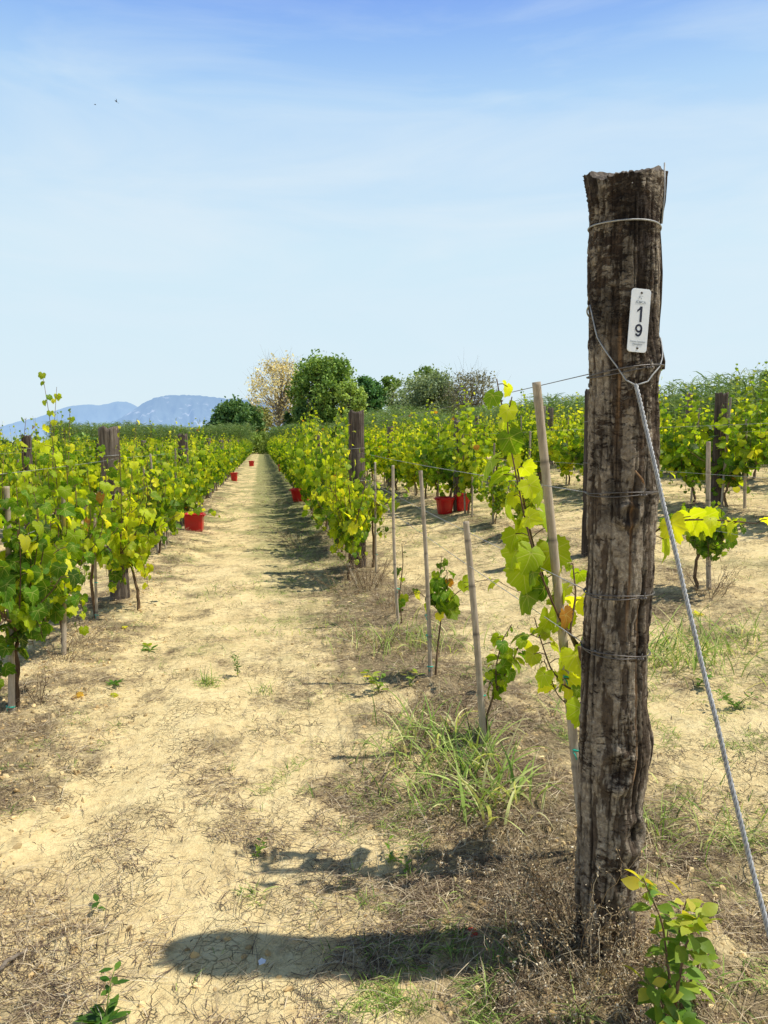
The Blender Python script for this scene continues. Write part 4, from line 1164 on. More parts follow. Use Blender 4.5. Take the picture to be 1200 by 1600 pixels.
# ------------------------------------------------------------------ trees
def blob_leaves(mb, centres, radii, n_each, size, r_, hue=.45, flat=1.0, shell=.45, light=(.6, -.1, .8)):
    Lx = norm(np.array(light, float))
    for c, rd, n in zip(centres, radii, n_each):
        u = norm(r_.normal(0, 1, (n, 3))); q = r_.random(n) ** shell
        p = c + u * q[:, None] * rd * np.array([1, 1, flat])
        T = norm(u * .5 + r_.normal(0, .8, (n, 3))); N = norm(u * .8 + r_.normal(0, .6, (n, 3)) + [0, 0, .3])
        N = norm(N - T * np.sum(N * T, -1, keepdims=True)); X = np.cross(T, N)
        s = size * r_.uniform(.6, 1.3, n)
        tv = np.array([[0, -.6, 0], [.42, 0, .10], [0, .7, -.05], [-.42, 0, .10]]); tf = [np.array([[0, 1, 2], [0, 2, 3]])]
        tint = np.stack([np.clip(hue + r_.normal(0, .2, n) + .18 * r_.normal(), 0, 1), r_.random(n)], -1)
        mb.scatter(tv, tf, p, X, T, N, s, tint)
def make_tree(px, base_z, dist, top_py, w_px, mat, label, seed, leaf=.2, n=9000, trunk_r=None, shape='round', trunk_mat='trunk', bare=.0, crown_lo=.25, clump=1.0, fill=1.0):
    if dist > 70: dist *= 1.3; leaf *= 1.3
    r_ = np.random.default_rng(seed)
    l, zt = PF(px, top_py, dist); pos = RGT * l + FWD * dist; pos[2] = base_z
    h = zt - base_z; wid = w_px / FPX * dist
    root = empty('tree', pos); tag(root, label, 'tree')
    W = MB(); tr = trunk_r or max(.10, h * .022)
    lean = r_.normal(0, .03, 2) * h
    trunk = curve3([0, 0, -.3], [lean[0] * .3, lean[1] * .3, h * .4], [lean[0], lean[1], h * (.80 if shape != 'bush' else .5)], 12)
    W.tube(trunk, np.linspace(tr, tr * .25, 12), 8)
    cs = []; rs = []
    K = int({'round': 90, 'tall': 80, 'bush': 80, 'umbrella': 34, 'willow': 50}[shape] * clump); wid *= 1.12
    for i in range(K):
        t = (i + r_.random()) / K
        if shape == 'bush': zc = h * (.12 + .80 * t); env = math.sqrt(max(0, 1 - ((t - .25) / .80) ** 2))
        elif shape == 'umbrella': zc = h * (.60 + .38 * t); env = math.sqrt(max(0, 1 - ((t - .35) / .68) ** 2))
        elif shape == 'tall': zc = h * (crown_lo + (1 - crown_lo - .05) * t); env = .55 + .45 * math.sin(PI * min(1, t * .9 + .15))
        else: zc = h * (crown_lo + (1 - crown_lo - .06) * t); env = math.sqrt(max(0.05, 1 - ((t - .42) / .68) ** 2))
        a = r_.uniform(0, 2 * PI); q = r_.random() ** .55
        rad = wid / 2 * .15 * r_.uniform(.6, 1.7)
        c = np.array([math.cos(a) * (wid / 2 * env * q - rad * .3), math.sin(a) * (wid / 2 * env * q - rad * .3), zc]) + [lean[0] * t, lean[1] * t, 0]
        cs.append(c); rs.append(rad * (1.2 if shape in ('round', 'bush', 'willow') else 1.1))
        zb = min(c[2] * r_.uniform(.45, .8), h * .75); k = np.interp(zb, trunk[:, 2], np.arange(12)); b = np.array([np.interp(k, np.arange(12), trunk[:, m]) for m in range(3)])
        mid = (b + c) / 2 + [0, 0, -.06 * h * r_.random()]
        W.tube(curve3(b, mid, c, 6), np.linspace(tr * .28, tr * .05, 6), 5)
        if bare:
            for _ in range(7):
                e = c + r_.normal(0, 1, 3) * rad * 1.3 + [0, 0, rad * .7]; W.tube(curve3(c, (c + e) / 2 + r_.normal(0, .1, 3) * rad, e, 5), np.linspace(tr * .06, tr * .02, 5), 3)
    rs = np.array(rs); wts = rs ** 2 / np.sum(rs ** 2); ne = np.maximum(6, (wts * n * (1 - bare))).astype(int)
    F = MB(); blob_leaves(F, cs, rs, ne, leaf, r_)
    blob_leaves(F, cs, rs * 1.5, (ne * .35).astype(int) + 2, leaf, r_, shell=.5)      # loose sprays bridging the clumps
    W.build('trunk', M[trunk_mat], root); F.build('crown', M[mat], root)
    return root, cs
make_tree(366, 0, 74, 628, 92, 't_olive', 'low dark olive-green spreading tree at the path end, mountain side', 1, .26, 12000, shape='bush', crown_lo=.1)
make_tree(405, 0, 82, 634, 44, 't_brown', 'brownish-green scrubby tree between the dark low tree and the pale one', 2, .24, 4500, shape='bush')
make_tree(432, 0, 92, 558, 88, 't_pale', 'tall sparse poplar with yellowing leaves and pale bare branches', 3, .26, 3300, shape='round', trunk_mat='trunk_pale', bare=.30, crown_lo=.3, clump=1.3)
make_tree(452, 0, 90, 642, 20, 't_olive', 'small dark ivy-wrapped stump below the pale poplar', 4, .22, 2200, shape='bush')
make_tree(507, 0, 88, 556, 104, 't_green', 'largest broad green tree with an airy rounded crown', 5, .30, 15000, shape='round', crown_lo=.12, clump=1.5)
make_tree(545, 0, 84, 592, 52, 't_lime', 'lighter green small tree in front of the largest green tree', 6, .26, 4500, shape='round', crown_lo=.1)
make_tree(578, 0, 90, 586, 56, 't_blue', 'dense deep-green tree with a pointed crown next to the largest one', 7, .27, 9000, shape='tall', crown_lo=.06)
make_tree(476, 0, 86, 628, 40, 't_olive', 'dark low bush under the largest green tree', 17, .26, 4500, shape='bush')
make_tree(617, .6, 92, 588, 40, 't_green', 'small slender tree with a flat top and ivy-covered stem', 8, .22, 3000, shape='umbrella')
make_tree(618, .6, 91, 625, 17, 't_olive', 'dark ivy column round the slender tree', 9, .22, 2200, shape='bush')
make_tree(668, .6, 96, 569, 56, 't_green', 'taller dark tree rising behind the grey-green willow', 10, .26, 3400, shape='round', crown_lo=.35, clump=.8)
make_tree(672, .8, 78, 585, 122, 't_grey', 'wide rounded grey-green willow above the reeds', 11, .20, 16000, shape='bush')
make_tree(738, .9, 74, 581, 84, 't_bare', 'half-bare greyish-brown tree with leaning branches above the reeds', 12, .18, 5000, shape='round', bare=.42, crown_lo=.3, clump=1.1)
make_tree(1196, .9, 24, 572, 60, 't_lime', 'light green shrub standing up behind the reeds upslope', 13, .10, 4000, shape='round', crown_lo=.1)
for i, (px, py, w, dd) in enumerate([(40, 690, 34, 60), (92, 690, 40, 66), (126, 684, 46, 70), (150, 688, 30, 64), (214, 684, 54, 72), (262, 680, 46, 76), (300, 678, 40, 80), (8, 694, 40, 58)]):
    make_tree(px, 0, dd, py - 2, w, 't_olive' if i % 2 else 't_green', ['round dark bush', 'low dark green tree', 'wide dark green tree', 'small green bush', 'broad low tree', 'low dark tree', 'green bush', 'dark bush'][i] + ' beyond the mountain-side vines, ' + ['near the first round post', 'below the left slope of the ridge', 'straight under the pale scar', 'short of the wide one', 'under the near mountain', 'short of the far posts', 'close to the low spreading tree', 'at the edge of the vineyard'][i], 30 + i, .24, 3200, shape='bush')

# ------------------------------------------------------------------ reeds, hedge
def reeds(name, pts, h_lo, h_hi, label, seed, leafs=11, width=.042, plume=.1, hueb=.45):
    r_ = np.random.default_rng(seed); m = MB(); n = len(pts); z0 = gz(pts[:, 0], pts[:, 1])
    hh = r_.uniform(h_lo, h_hi, n) * (.85 + .3 * vn2(pts[:, 0] * .25, pts[:, 1] * .25, seed))
    lean = r_.normal(0, .10, (n, 2)) * hh[:, None]
    # stems as thin triangular blades
    b = np.stack([pts[:, 0], pts[:, 1], z0], -1); tp = b + np.stack([lean[:, 0], lean[:, 1], hh], -1)
    cam = norm(np.stack([-pts[:, 0], -pts[:, 1], 0 * z0], -1)); side = np.cross(cam, [0, 0, 1.0])
    s = .010
    v = np.stack([b - side * s, b + side * s, tp + side * s * .4, tp - side * s * .4], 1).reshape(-1, 3)
    k = np.arange(n)[:, None] * 4
    hueS = np.clip(hueb + .15 + r_.normal(0, .12, n), 0, 1)
    m.add(v, k + np.array([[0, 1, 2, 3]]), np.repeat(np.stack([hueS, r_.random(n)], -1), 4, 0))
    # arching leaves: 4-segment strips
    t = np.array([0, .3, .65, 1.0])
    for q in range(leafs):
        f = r_.uniform(.25, 1.0, n) if q else np.full(n, .97)
        o = b + (tp - b) * f[:, None]; a = r_.uniform(0, 2 * PI, n); L = hh * r_.uniform(.11, .24, n)
        d = np.stack([np.cos(a), np.sin(a), r_.uniform(.3, 1.3, n)], -1); d = norm(d)
        w = np.cross(d, r_.normal(0, 1, (n, 3))); w = norm(w) * (width * r_.uniform(.6, 1.2, n))[:, None]
        rows = []
        for tt in t:
            c = o + d * (L * tt)[:, None] - np.array([0, 0, 1]) * (L * tt ** 2 * r_.uniform(.3, .5))[:, None]
            ww = w * (1 - tt) ** .7 * (.5 + 1.2 * tt if tt < .4 else 1)
            rows += [c - ww / 2, c + ww / 2]
        v = np.stack(rows, 1).reshape(-1, 3); k = np.arange(n)[:, None, None] * 8
        fs = (k + np.array([[0, 1, 3, 2], [2, 3, 5, 4], [4, 5, 7, 6]])[None]).reshape(-1, 4)
        hue = np.clip(hueb + r_.normal(0, .2, n) + .1 * f, 0, 1)
        m.add(v, fs, np.repeat(np.stack([hue, r_.random(n)], -1), 8, 0))
    o = m.build(name, M['reed']); tag(o, label, 'reeds', None, 'stuff'); return o
def pts_in(x0, x1, y0, y1, n, seed):
    r_ = np.random.default_rng(seed); return np.stack([r_.uniform(x0, x1, n), r_.uniform(y0, y1, n)], -1)
pr_ = pts_in(10.6, 14.0, 9, 62, 9500, 1)
pr_ = pr_[(pr_[:, 0] > 10.6 + .5 * vn2(pr_[:, 1] * .4, pr_[:, 1] * 0, 3))]
reeds('reeds', pr_, 1.45, 2.35, 'tall giant reeds and canes behind the top vine row upslope', 5, leafs=12)
reeds('reeds', pts_in(9.5, 16, 60, 96, 2600, 2), 2.6, 3.4, 'grey-green reeds at the upper far end of the vineyard', 6, leafs=9, width=.06)
reeds('reeds', pts_in(-24, -1.2, 89, 95, 4200, 3), 2.7, 3.6, 'pale feathery reeds closing the mountain-side rows at the path end', 7, leafs=9, width=.07)
reeds('reeds', pts_in(1.2, 10, 90, 95, 2000, 4), 2.3, 3.0, 'dull green reeds closing the numbered row below the big trees', 8, leafs=9, width=.07)
r_ = np.random.default_rng(55)
hb = MB(); cs = [np.array([x, 92 + r_.uniform(0, 4), r_.uniform(.3, 2.3)]) for x in np.linspace(-3.2, 4.0, 46)]
blob_leaves(hb, cs, [r_.uniform(.5, 1.0) for _ in cs], [260] * len(cs), .16, r_, hue=.5)
o = hb.build('hedge', M['t_lime']); tag(o, 'pale green scrubby hedge closing the far end of the path', 'hedge')

# ------------------------------------------------------------------ ground litter and grasses
def blades(mb, x, y, L, w, r_, hue, arch=.5, up=1.0, seg=4, z=None, az=None, lift=.0, colv=None):
    n = len(x); z = gz(x, y) if z is None else z
    a = r_.uniform(0, 2 * PI, n) if az is None else az
    d = np.stack([np.cos(a), np.sin(a), 0 * a], -1); sd = np.stack([-np.sin(a), np.cos(a), 0 * a], -1)
    tw = r_.normal(0, .5, n); el = np.clip(up + r_.normal(0, .22, n), 0, 1.5)
    o = np.stack([x, y, z + lift * r_.random(n)], -1); cur = r_.normal(0, .4, n)
    rows = []; 
    for k in range(seg + 1):
        t = k / seg
        e = el - arch * t * t * 1.6
        hx = L * t * np.cos(el - arch * t); vz = L * t * np.sin(np.clip(el - arch * t, -.4, 1.6))
        c = o + d * hx[:, None] + sd * (cur * L * t * t * .4)[:, None] + np.array([0, 0, 1]) * np.maximum(vz, -.0)[:, None]
        ww = w * (1 - t) ** .6 * (.6 + .4 * min(1, t * 4))
        wd = sd * np.cos(tw)[:, None] + np.array([0, 0, 1]) * np.sin(tw)[:, None]
        rows += [c - wd * (ww / 2)[:, None], c + wd * (ww / 2)[:, None]]
    v = np.stack(rows, 1).reshape(-1, 3); V = 2 * (seg + 1)
    f = np.array([[2 * k, 2 * k + 1, 2 * k + 3, 2 * k + 2] for k in range(seg)])
    fs = (np.arange(n)[:, None, None] * V + f[None]).reshape(-1, 4)
    mb.add(v, fs, np.repeat(np.stack([np.clip(hue, 0, 1), r_.random(n)], -1), V, 0))

def samples(n, r_, dmax=14, dmin=1.6):
    """points over the ground, denser near the viewer"""
    u = r_.random(n); d = dmin * (dmax / dmin) ** u
    a = r_.uniform(-.56, .56, n)
    f = d * np.cos(0); l = np.tan(a) * d
    p = FWD[None, :2] * f[:, None] + RGT[None, :2] * l[:, None]
    return p[:, 0], p[:, 1], d
def rowdist(x):
    return np.min(np.stack([np.abs(x - r) for r in ROWS.values()]), 0)
r_ = np.random.default_rng(77)
# dry litter
x, y, d = samples(330000, r_, 34)
dens = fbm2(x * 1.5 + 20, y * 1.1, 4, 101)
rd = rowdist(x)
k = np.clip((dens - .50) * 3.2, 0, 1) * .36 + np.exp(-(rd / .40) ** 2) * .65 + .015
tw = sstep(.56, .70, fbm2(x * 3.4 + 3, y * 2.6, 4, 171)); k = k + .55 * tw
right = sstep(.0, .5, x) * (1 - .4 * sstep(1.5, 2.2, x)); k = k + .52 * right * sstep(.34, .56, dens) * (1 - .25 * sstep(2, 3, x))
clump = fbm2(x * 5, y * 5, 2, 111); k = k * sstep(.35, .62, clump) * 1.45
keep = r_.random(len(x)) < np.clip(k * 1.25 + .02, 0, 1) * .75
x, y, d = x[keep], y[keep], d[keep]; n = len(x)
mb = MB(); sc = np.clip(d / 5, 1, 3.2)
hue = np.clip(np.where(r_.random(n) < .62, r_.normal(.15, .12, n), r_.normal(.75, .15, n)), 0, 1)
az = r_.normal(0, 1.0, n) * .9 + np.where(r_.random(n) < .5, 0, PI) + (fbm2(x * 1.3, y * 1.3, 2, 131) - .5) * 5
blades(mb, x, y, r_.uniform(.012, .065, n) * sc ** .7, r_.uniform(.0014, .0044, n) * sc, r_, hue, .35, .10, 3, lift=.012, az=az)
# tufts of standing straw in the rows
m_ = r_.random(n) < np.exp(-(rowdist(x) / .35) ** 2) * .32 + .05
blades(mb, x[m_], y[m_], r_.uniform(.05, .17, m_.sum()) * sc[m_] ** .3, r_.uniform(.0012, .0026, m_.sum()) * sc[m_], r_, np.clip(r_.normal(.5, .25, m_.sum()), 0, 1), .7, .9, 4)
o = mb.build('dry_grass_litter', M['dry']); tag(o, 'dry brown and straw-coloured grass litter lying on the clay soil', 'litter', None, 'stuff')
# matted long straw beside the path edge, lower corner, and round the post foot
mb = MB()
for cx, cy, s, nn, az0 in [(*G(40, 1420), .22, 420, .5), (*G(120, 1500), .16, 160, .6), (*G(600, 1380), .30, 420, .4), (*G(500, 1450), .25, 240, .7), (*G(700, 1480), .30, 360, .2), (*G(640, 1160), .45, 420, 1.0), (*G(520, 1000), .5, 380, .5),
                            (*G(850, 1300), .25, 360, 0), (*G(790, 1430), .22, 320, .9), (*G(1080, 1480), .3, 360, 1.2), (*G(1150, 1330), .4, 300, .6), (*G(880, 1560), .2, 320, .3), (*G(100, 1060), .3, 380, 1.3), (*G(60, 1150), .25, 260, .9),
                            (*G(500, 950), .6, 380, .2), (*G(590, 950), .35, 420, .2), (*G(560, 905), .5, 420, .2), (*G(1100, 960), .5, 420, .2), (*G(1150, 1080), .5, 300, .5)]:
    nn = int(nn * 1.0)
    xx = cx + r_.normal(0, s, nn); yy = cy + r_.normal(0, s * .8, nn)
    blades(mb, xx, yy, r_.uniform(.06, .20, nn), r_.uniform(.0012, .0028, nn), r_, np.clip(r_.normal(.62, .22, nn), 0, 1), .4, .15, 4, lift=.02, az=az0 + r_.normal(0, .9, nn))
o = mb.build('matted_straw', M['dry']); tag(o, 'longer dead grass stalks matted in patches at the row edges', 'straw', None, 'stuff')
# clods
x, y, d = samples(60000, r_, 12)
k = np.exp(-(np.abs(x + 1.25) / .35) ** 2) * .8 + np.exp(-(np.abs(x - .98) / .4) ** 2) * .35 + .04 * sstep(.5, .7, fbm2(x * 2, y * 2, 3, 141))
keep = r_.random(len(x)) < k * .45; x, y, d = x[keep], y[keep], d[keep]; n = len(x)
ico = np.array([[0, 0, 1], [.89, 0, .45], [.28, .85, .45], [-.72, .53, .45], [-.72, -.53, .45], [.28, -.85, .45], [.72, .53, -.45], [-.28, .85, -.45], [-.89, 0, -.45], [-.28, -.85, -.45], [.72, -.53, -.45], [0, 0, -1]])
icf = np.array([[0, 1, 2], [0, 2, 3], [0, 3, 4], [0, 4, 5], [0, 5, 1], [1, 6, 2], [2, 7, 3], [3, 8, 4], [4, 9, 5], [5, 10, 1], [6, 7, 2], [7, 8, 3], [8, 9, 4], [9, 10, 5], [10, 6, 1], [11, 7, 6], [11, 8, 7], [11, 9, 8], [11, 10, 9], [11, 6, 10]])
mb = MB(); X = norm(r_.normal(0, 1, (n, 3))); T = norm(np.cross(X, r_.normal(0, 1, (n, 3)))); N = np.cross(X, T)
s = np.minimum(np.abs(r_.normal(0, .0062, n)) + .002, .013)
mb.scatter(ico * np.array([1.25, 1, .8]) + .0, [icf], np.stack([x, y, gz(x, y) + s * .1], -1), X * r_.uniform(.7, 1.5, (n, 1)), T, N * r_.uniform(.5, 1, (n, 1)), s, np.stack([r_.random(n), r_.random(n)], -1))
o = mb.build('clay_clods', M['clod'], smooth=False); tag(o, 'crumbled dry clay clods and pebbles along the row edges', 'clods', None, 'stuff')
# green growth
x, y, d = samples(260000, r_, 60)
strip = np.exp(-((x - .60) / .45) ** 2); g1 = fbm2(x * 2.1 + 7, y * 1.6, 3, 151)
up = sstep(1.1, 1.6, x) * (1 - sstep(2.8, 3.4, x))
k = sstep(.56, .70, g1) * (.40 + .5 * sstep(4, 9, d)) + strip * sstep(.38, .58, g1) * (.75 + .7 * sstep(4, 10, d)) + .6 * up * sstep(.47, .62, g1) * (1 - sstep(7, 16, d) * .6)
k = k + .55 * sstep(1.2, 1.8, x) * sstep(.44, .58, fbm2(x * 1.1, y * .9, 3, 181))
k = k * np.where(x > 3.4, .8, 1) * (1 + 1.2 * sstep(8, 20, d) * strip)
c2 = vn2(x * 13, y * 13, 161); k = k * sstep(.55, .8, c2) * 1.6
keep = r_.random(len(x)) < np.clip(k, 0, 1) * .60; x, y, d = x[keep], y[keep], d[keep]; n = len(x)
mb = MB(); sc = np.clip(d / 5, 1, 3)
tall_ = 1 + 1.1 * np.exp(-((x - .95) / .35) ** 2) * (r_.random(n) < .5) * sstep(.45, .6, g1[keep])
blades(mb, x, y, r_.uniform(.02, .085, n) * sc ** .5 * tall_, r_.uniform(.002, .0044, n) * sc * tall_ ** .4, r_, np.clip(r_.normal(.42, .2, n), 0, 1), .7, .85, 3)
o = mb.build('grass', M['grass']); tag(o, 'thin green grass sprouting in patches from the dry soil', 'grass', None, 'stuff')

# distinct grass clumps
def clump(px, py, n, L, spread, label, seed, w=.007, hue=.45, up=.95, arch=.75):
    r2 = np.random.default_rng(seed); x, y = G(px, py); z = gz1(x, y)
    n = int(n * 1.35); spread *= 1.45; o = empty('grass_clump', (x, y, z)); tag(o, label, 'grass clump', 'green grass clumps')
    m = MB(); xx = r2.normal(0, spread, n); yy = r2.normal(0, spread, n)
    blades(m, xx, yy, L * 1.1 * r2.uniform(.4, 1.15, n), w * 1.35 * r2.uniform(.5, 1.2, n), r2, np.clip(hue + .06 + r2.normal(0, .27, n), 0, 1), arch * r2.uniform(.3, 1.3, n), up + .2, 7, z=gz(x + xx, y + yy) - z - .005)
    m.build('foliage', M['grass'], o); return o
clump(700, 1178, 85, .25, .11, 'big lush green grass clump growing beside the short thick stake', 1, .0085, .5)
clump(640, 1150, 60, .20, .07, 'spreading lighter green grass clump on the path side of the lush clump', 2, .006, .55, .6)
clump(775, 1270, 60, .26, .06, 'coarse broad-bladed grass clump in front of the leaning stake', 3, .011, .55)
clump(735, 1215, 50, .22, .06, 'grass clump between the lush one and the coarse broad-bladed one', 13, .008, .5)
clump(1068, 1022, 150, .30, .16, 'wide green grass clump behind the steel cable', 4, .007, .42)
clump(1035, 1030, 80, .26, .10, 'bright grass clump touching the edge of the numbered post', 5, .007, .5)
clump(620, 1010, 90, .24, .13, 'loose green grass clump around the fourth stake foot', 6, .006, .5)
clump(690, 1010, 60, .22, .12, 'thin grass clump around the slim three-tied stake', 7, .005, .5)
clump(1155, 1000, 60, .18, .12, 'low grass clump upslope of the steel cable', 8, .006, .45)
clump(327, 1072, 46, .11, .025, 'small upright grass clump in the middle of the path', 9, .0045, .38)
clump(415, 1085, 24, .12, .03, 'wispy grass clump on the path beside the small upright one', 10, .0035, .35)
clump(1020, 1300, 60, .12, .05, 'small grass clump at the upslope side of the numbered post', 11, .005, .5)
clump(1150, 1290, 70, .14, .10, 'low ragged grass clump under the steel cable', 12, .005, .5)
clump(330, 925, 90, .07, .22, 'low flat patch of green grass in the middle of the path', 21, .005, .3)
clump(445, 985, 60, .08, .18, 'low grass patch where the path meets the weedy strip', 22, .005, .35)
clump(660, 1235, 60, .16, .08, 'small grass clump before the spreading lighter one', 23, .006, .5)
clump(940, 1110 - 0, 50, .18, .1, 'grass clump behind the numbered post foot', 14, .006, .5)
clump(390, 1395, 26, .055, .018, 'tiny tuft of grass on cracked clay near the post shadow', 15, .004, .5)
clump(600, 1185, 50, .10, .06, 'low creeping grass clump at the path edge', 16, .005, .5)

# broadleaf weeds
def weed(px, py, label, seed, stems=5, h=.18, leaf=.028, hue=.4, spread=.05, mat='shrub_leaf', rosette=0):
    r2 = np.random.default_rng(seed); x, y = G(px, py); z = gz1(x, y)
    o = empty('weed_plant', (x, y, z)); tag(o, label, 'weed', 'broadleaf weeds')
    W = MB(); F = MB()
    tv = np.array([[0, -.9, 0], [.36, -.3, .06], [.42, .2, .04], [.2, .75, -.06], [0, 1, -.12], [-.2, .75, -.06], [-.42, .2, .04], [-.36, -.3, .06], [0, 0, -.03]])
    tf = [np.array([[8, i, (i + 1) % 8] for i in range(8)])]
    for s in range(stems):
        a = r2.uniform(0, 2 * PI); hh = h * r2.uniform(.6, 1.1)
        c = curve3([0, 0, 0], [math.cos(a) * spread * .3, math.sin(a) * spread * .3, hh * .6], [math.cos(a) * spread * 1.4, math.sin(a) * spread * 1.4, hh], 8)
        W.tube(c, np.linspace(.0022, .001, 8), 5)
        k = max(3, int(hh / leaf * 1.8)); f = np.linspace(.15, 1, k) * 7; P_ = np.stack([np.interp(f, np.arange(8), c[:, q]) for q in range(3)], -1)
        an = np.arange(k) * 2.4 + r2.random() * 6; T = np.stack([np.cos(an), np.sin(an), r2.uniform(-.1, .5, k)], -1); T = norm(T)
        N = norm(np.array([0, 0, 1.0]) + r2.normal(0, .3, (k, 3))); N = norm(N - T * np.sum(N * T, -1, keepdims=True)); X = np.cross(T, N)
        sz = leaf * r2.uniform(.6, 1.1, k); F.scatter(tv, tf, P_ + T * sz[:, None] * 1.1, X, T, N, sz, np.stack([np.clip(hue + r2.normal(0, .15, k), 0, .97), r2.random(k)], -1))
    if rosette:
        k = rosette; an = r2.uniform(0, 2 * PI, k); T = norm(np.stack([np.cos(an), np.sin(an), r2.uniform(.05, .5, k)], -1)); N = norm(np.array([0, 0, 1.0]) + r2.normal(0, .2, (k, 3))); N = norm(N - T * np.sum(N * T, -1, keepdims=True)); X = np.cross(T, N)
        sz = leaf * r2.uniform(.8, 1.9, k); F.scatter(tv * [.7, 1, 1], tf, T * sz[:, None] * .9 + [0, 0, .008], X, T, N, sz, np.stack([np.clip(hue + r2.normal(0, .12, k), 0, .97), r2.random(k)], -1))
    W.build('stem', M['grass'], o); F.build('foliage', M[mat], o); return o
weed(592, 1085, 'pale green broad-leaved weed at the path edge', 1, 4, .13, .030, .55, .05)
weed(640, 1082, 'pair-leaved pale weed next to the broad-leaved one', 2, 2, .09, .030, .6, .04)
weed(165, 1590, 'dark green leafy weed tuft with a tall thin stalk at the path edge', 3, 1, .19, .022, .22, .02, rosette=26)
weed(150, 1415, 'single dark little seedling on cracked clay', 4, 1, .03, .02, .2, .01)
weed(178, 1075, 'low flat dark weed on the path below the mountain-side row', 5, 2, .03, .022, .3, .04, rosette=6)
weed(235, 1012, 'flat green weed rosette on the path', 6, 1, .03, .026, .35, .04, rosette=7)
weed(372, 1060, 'thin weed with tiny leaves between the path grass tufts', 7, 3, .13, .012, .25, .03)
weed(640, 1420 - 60, 'sprig of weed in the leafy shadow', 8, 2, .05, .015, .4, .03)
weed(1090, 1070, 'dark small weed bush upslope of the cable', 9, 5, .10, .02, .2, .05)
weed(1150, 1100, 'round dark weed bush close under the cable', 10, 6, .10, .02, .2, .06)
weed(400, 1335, 'tiny leafy weed above the post shadow', 11, 3, .06, .012, .35, .03)
weed(610, 1340, 'little green sprig beside the litter patch', 12, 3, .05, .014, .4, .03)

# the small shrub against the numbered post's foot
r_ = np.random.default_rng(12)
x, y = G(1052, 1600); b = np.array([x, y, gz1(x, y)]); o = empty('shrub_seedling', b); tag(o, 'small yellow-green shrub with oval leaves at the foot of the numbered post', 'shrub')
W = MB(); F = MB()
tv = [[0, -1, 0]]; prof = [(-.75, .22), (-.45, .48), (-.1, .60), (.25, .54), (.6, .34), (.85, .14)]
for yy, xx in prof: tv += [[-xx, yy, .10 * xx * 2 - .15 * yy * yy], [0, yy, -.15 * yy * yy], [xx, yy, .10 * xx * 2 - .15 * yy * yy]]
tv += [[0, 1, -.18]]; tv = np.array(tv, float)
tf4 = []; tf3 = [[0, 3, 2], [0, 2, 1]]
for i in range(5):
    a = 1 + 3 * i; tf4 += [[a, a + 1, a + 4, a + 3], [a + 1, a + 2, a + 5, a + 4]]
tf3 += [[16, 17, 19], [17, 18, 19]]
stems = [[(1055, 1600), (1060, 1500), (1062, 1440), (1075, 1400)], [(1052, 1600), (1045, 1520), (1035, 1440), (1012, 1390), (1005, 1372)], [(1055, 1600), (1080, 1530), (1095, 1500), (1108, 1490)], [(1050, 1600), (1030, 1560), (1010, 1530)], [(1055, 1600), (1075, 1570), (1085, 1560)],
         [(1056, 1560), (1070, 1480), (1085, 1450), (1092, 1430)], [(1052, 1590), (1050, 1540), (1040, 1490), (1046, 1430)], [(1056, 1600), (1066, 1600), (1072, 1596)]]
db = dpt(1052, 1596)
for si, s in enumerate(stems):
    pts = np.array([P(a_, b_, db - .06 + .02 * si * (-1) ** si) for a_, b_ in s]) - b; t = np.linspace(0, 1, len(pts)); q = np.linspace(0, 1, 14); c = np.stack([np.interp(q, t, pts[:, k]) for k in range(3)], -1)
    c[0] = [0, 0, -.01]; W.tube(c, np.linspace(.0035, .0012, 14), 6)
    L = np.sum(np.linalg.norm(np.diff(c, axis=0), axis=1)); k = max(4, int(L / .0120)); f = np.linspace(.12, 1, k) * 13; Pq = np.stack([np.interp(f, np.arange(14), c[:, m]) for m in range(3)], -1)
    an = np.arange(k) * 2.4 + si; T = norm(np.stack([np.cos(an), np.sin(an), r_.uniform(-.6, .5, k)], -1)); N = norm(T * .2 + [0.3, -.2, .8] + r_.normal(0, .35, (k, 3))); N = norm(N - T * np.sum(N * T, -1, keepdims=True)); X = np.cross(T, N)
    sz = .0225 * r_.uniform(.6, 1.3, k); F.scatter(tv, [np.array(tf4), np.array(tf3)], Pq + T * sz[:, None] * 1.3, X, T, N, sz, np.stack([np.clip(np.interp(f / 13, [0, 1], [.26, .76]) + r_.normal(0, .14, k), 0, .95), r_.random(k)], -1))
W.build('stem', M['cane'], o); F.build('foliage', M['shrub_leaf'], o)

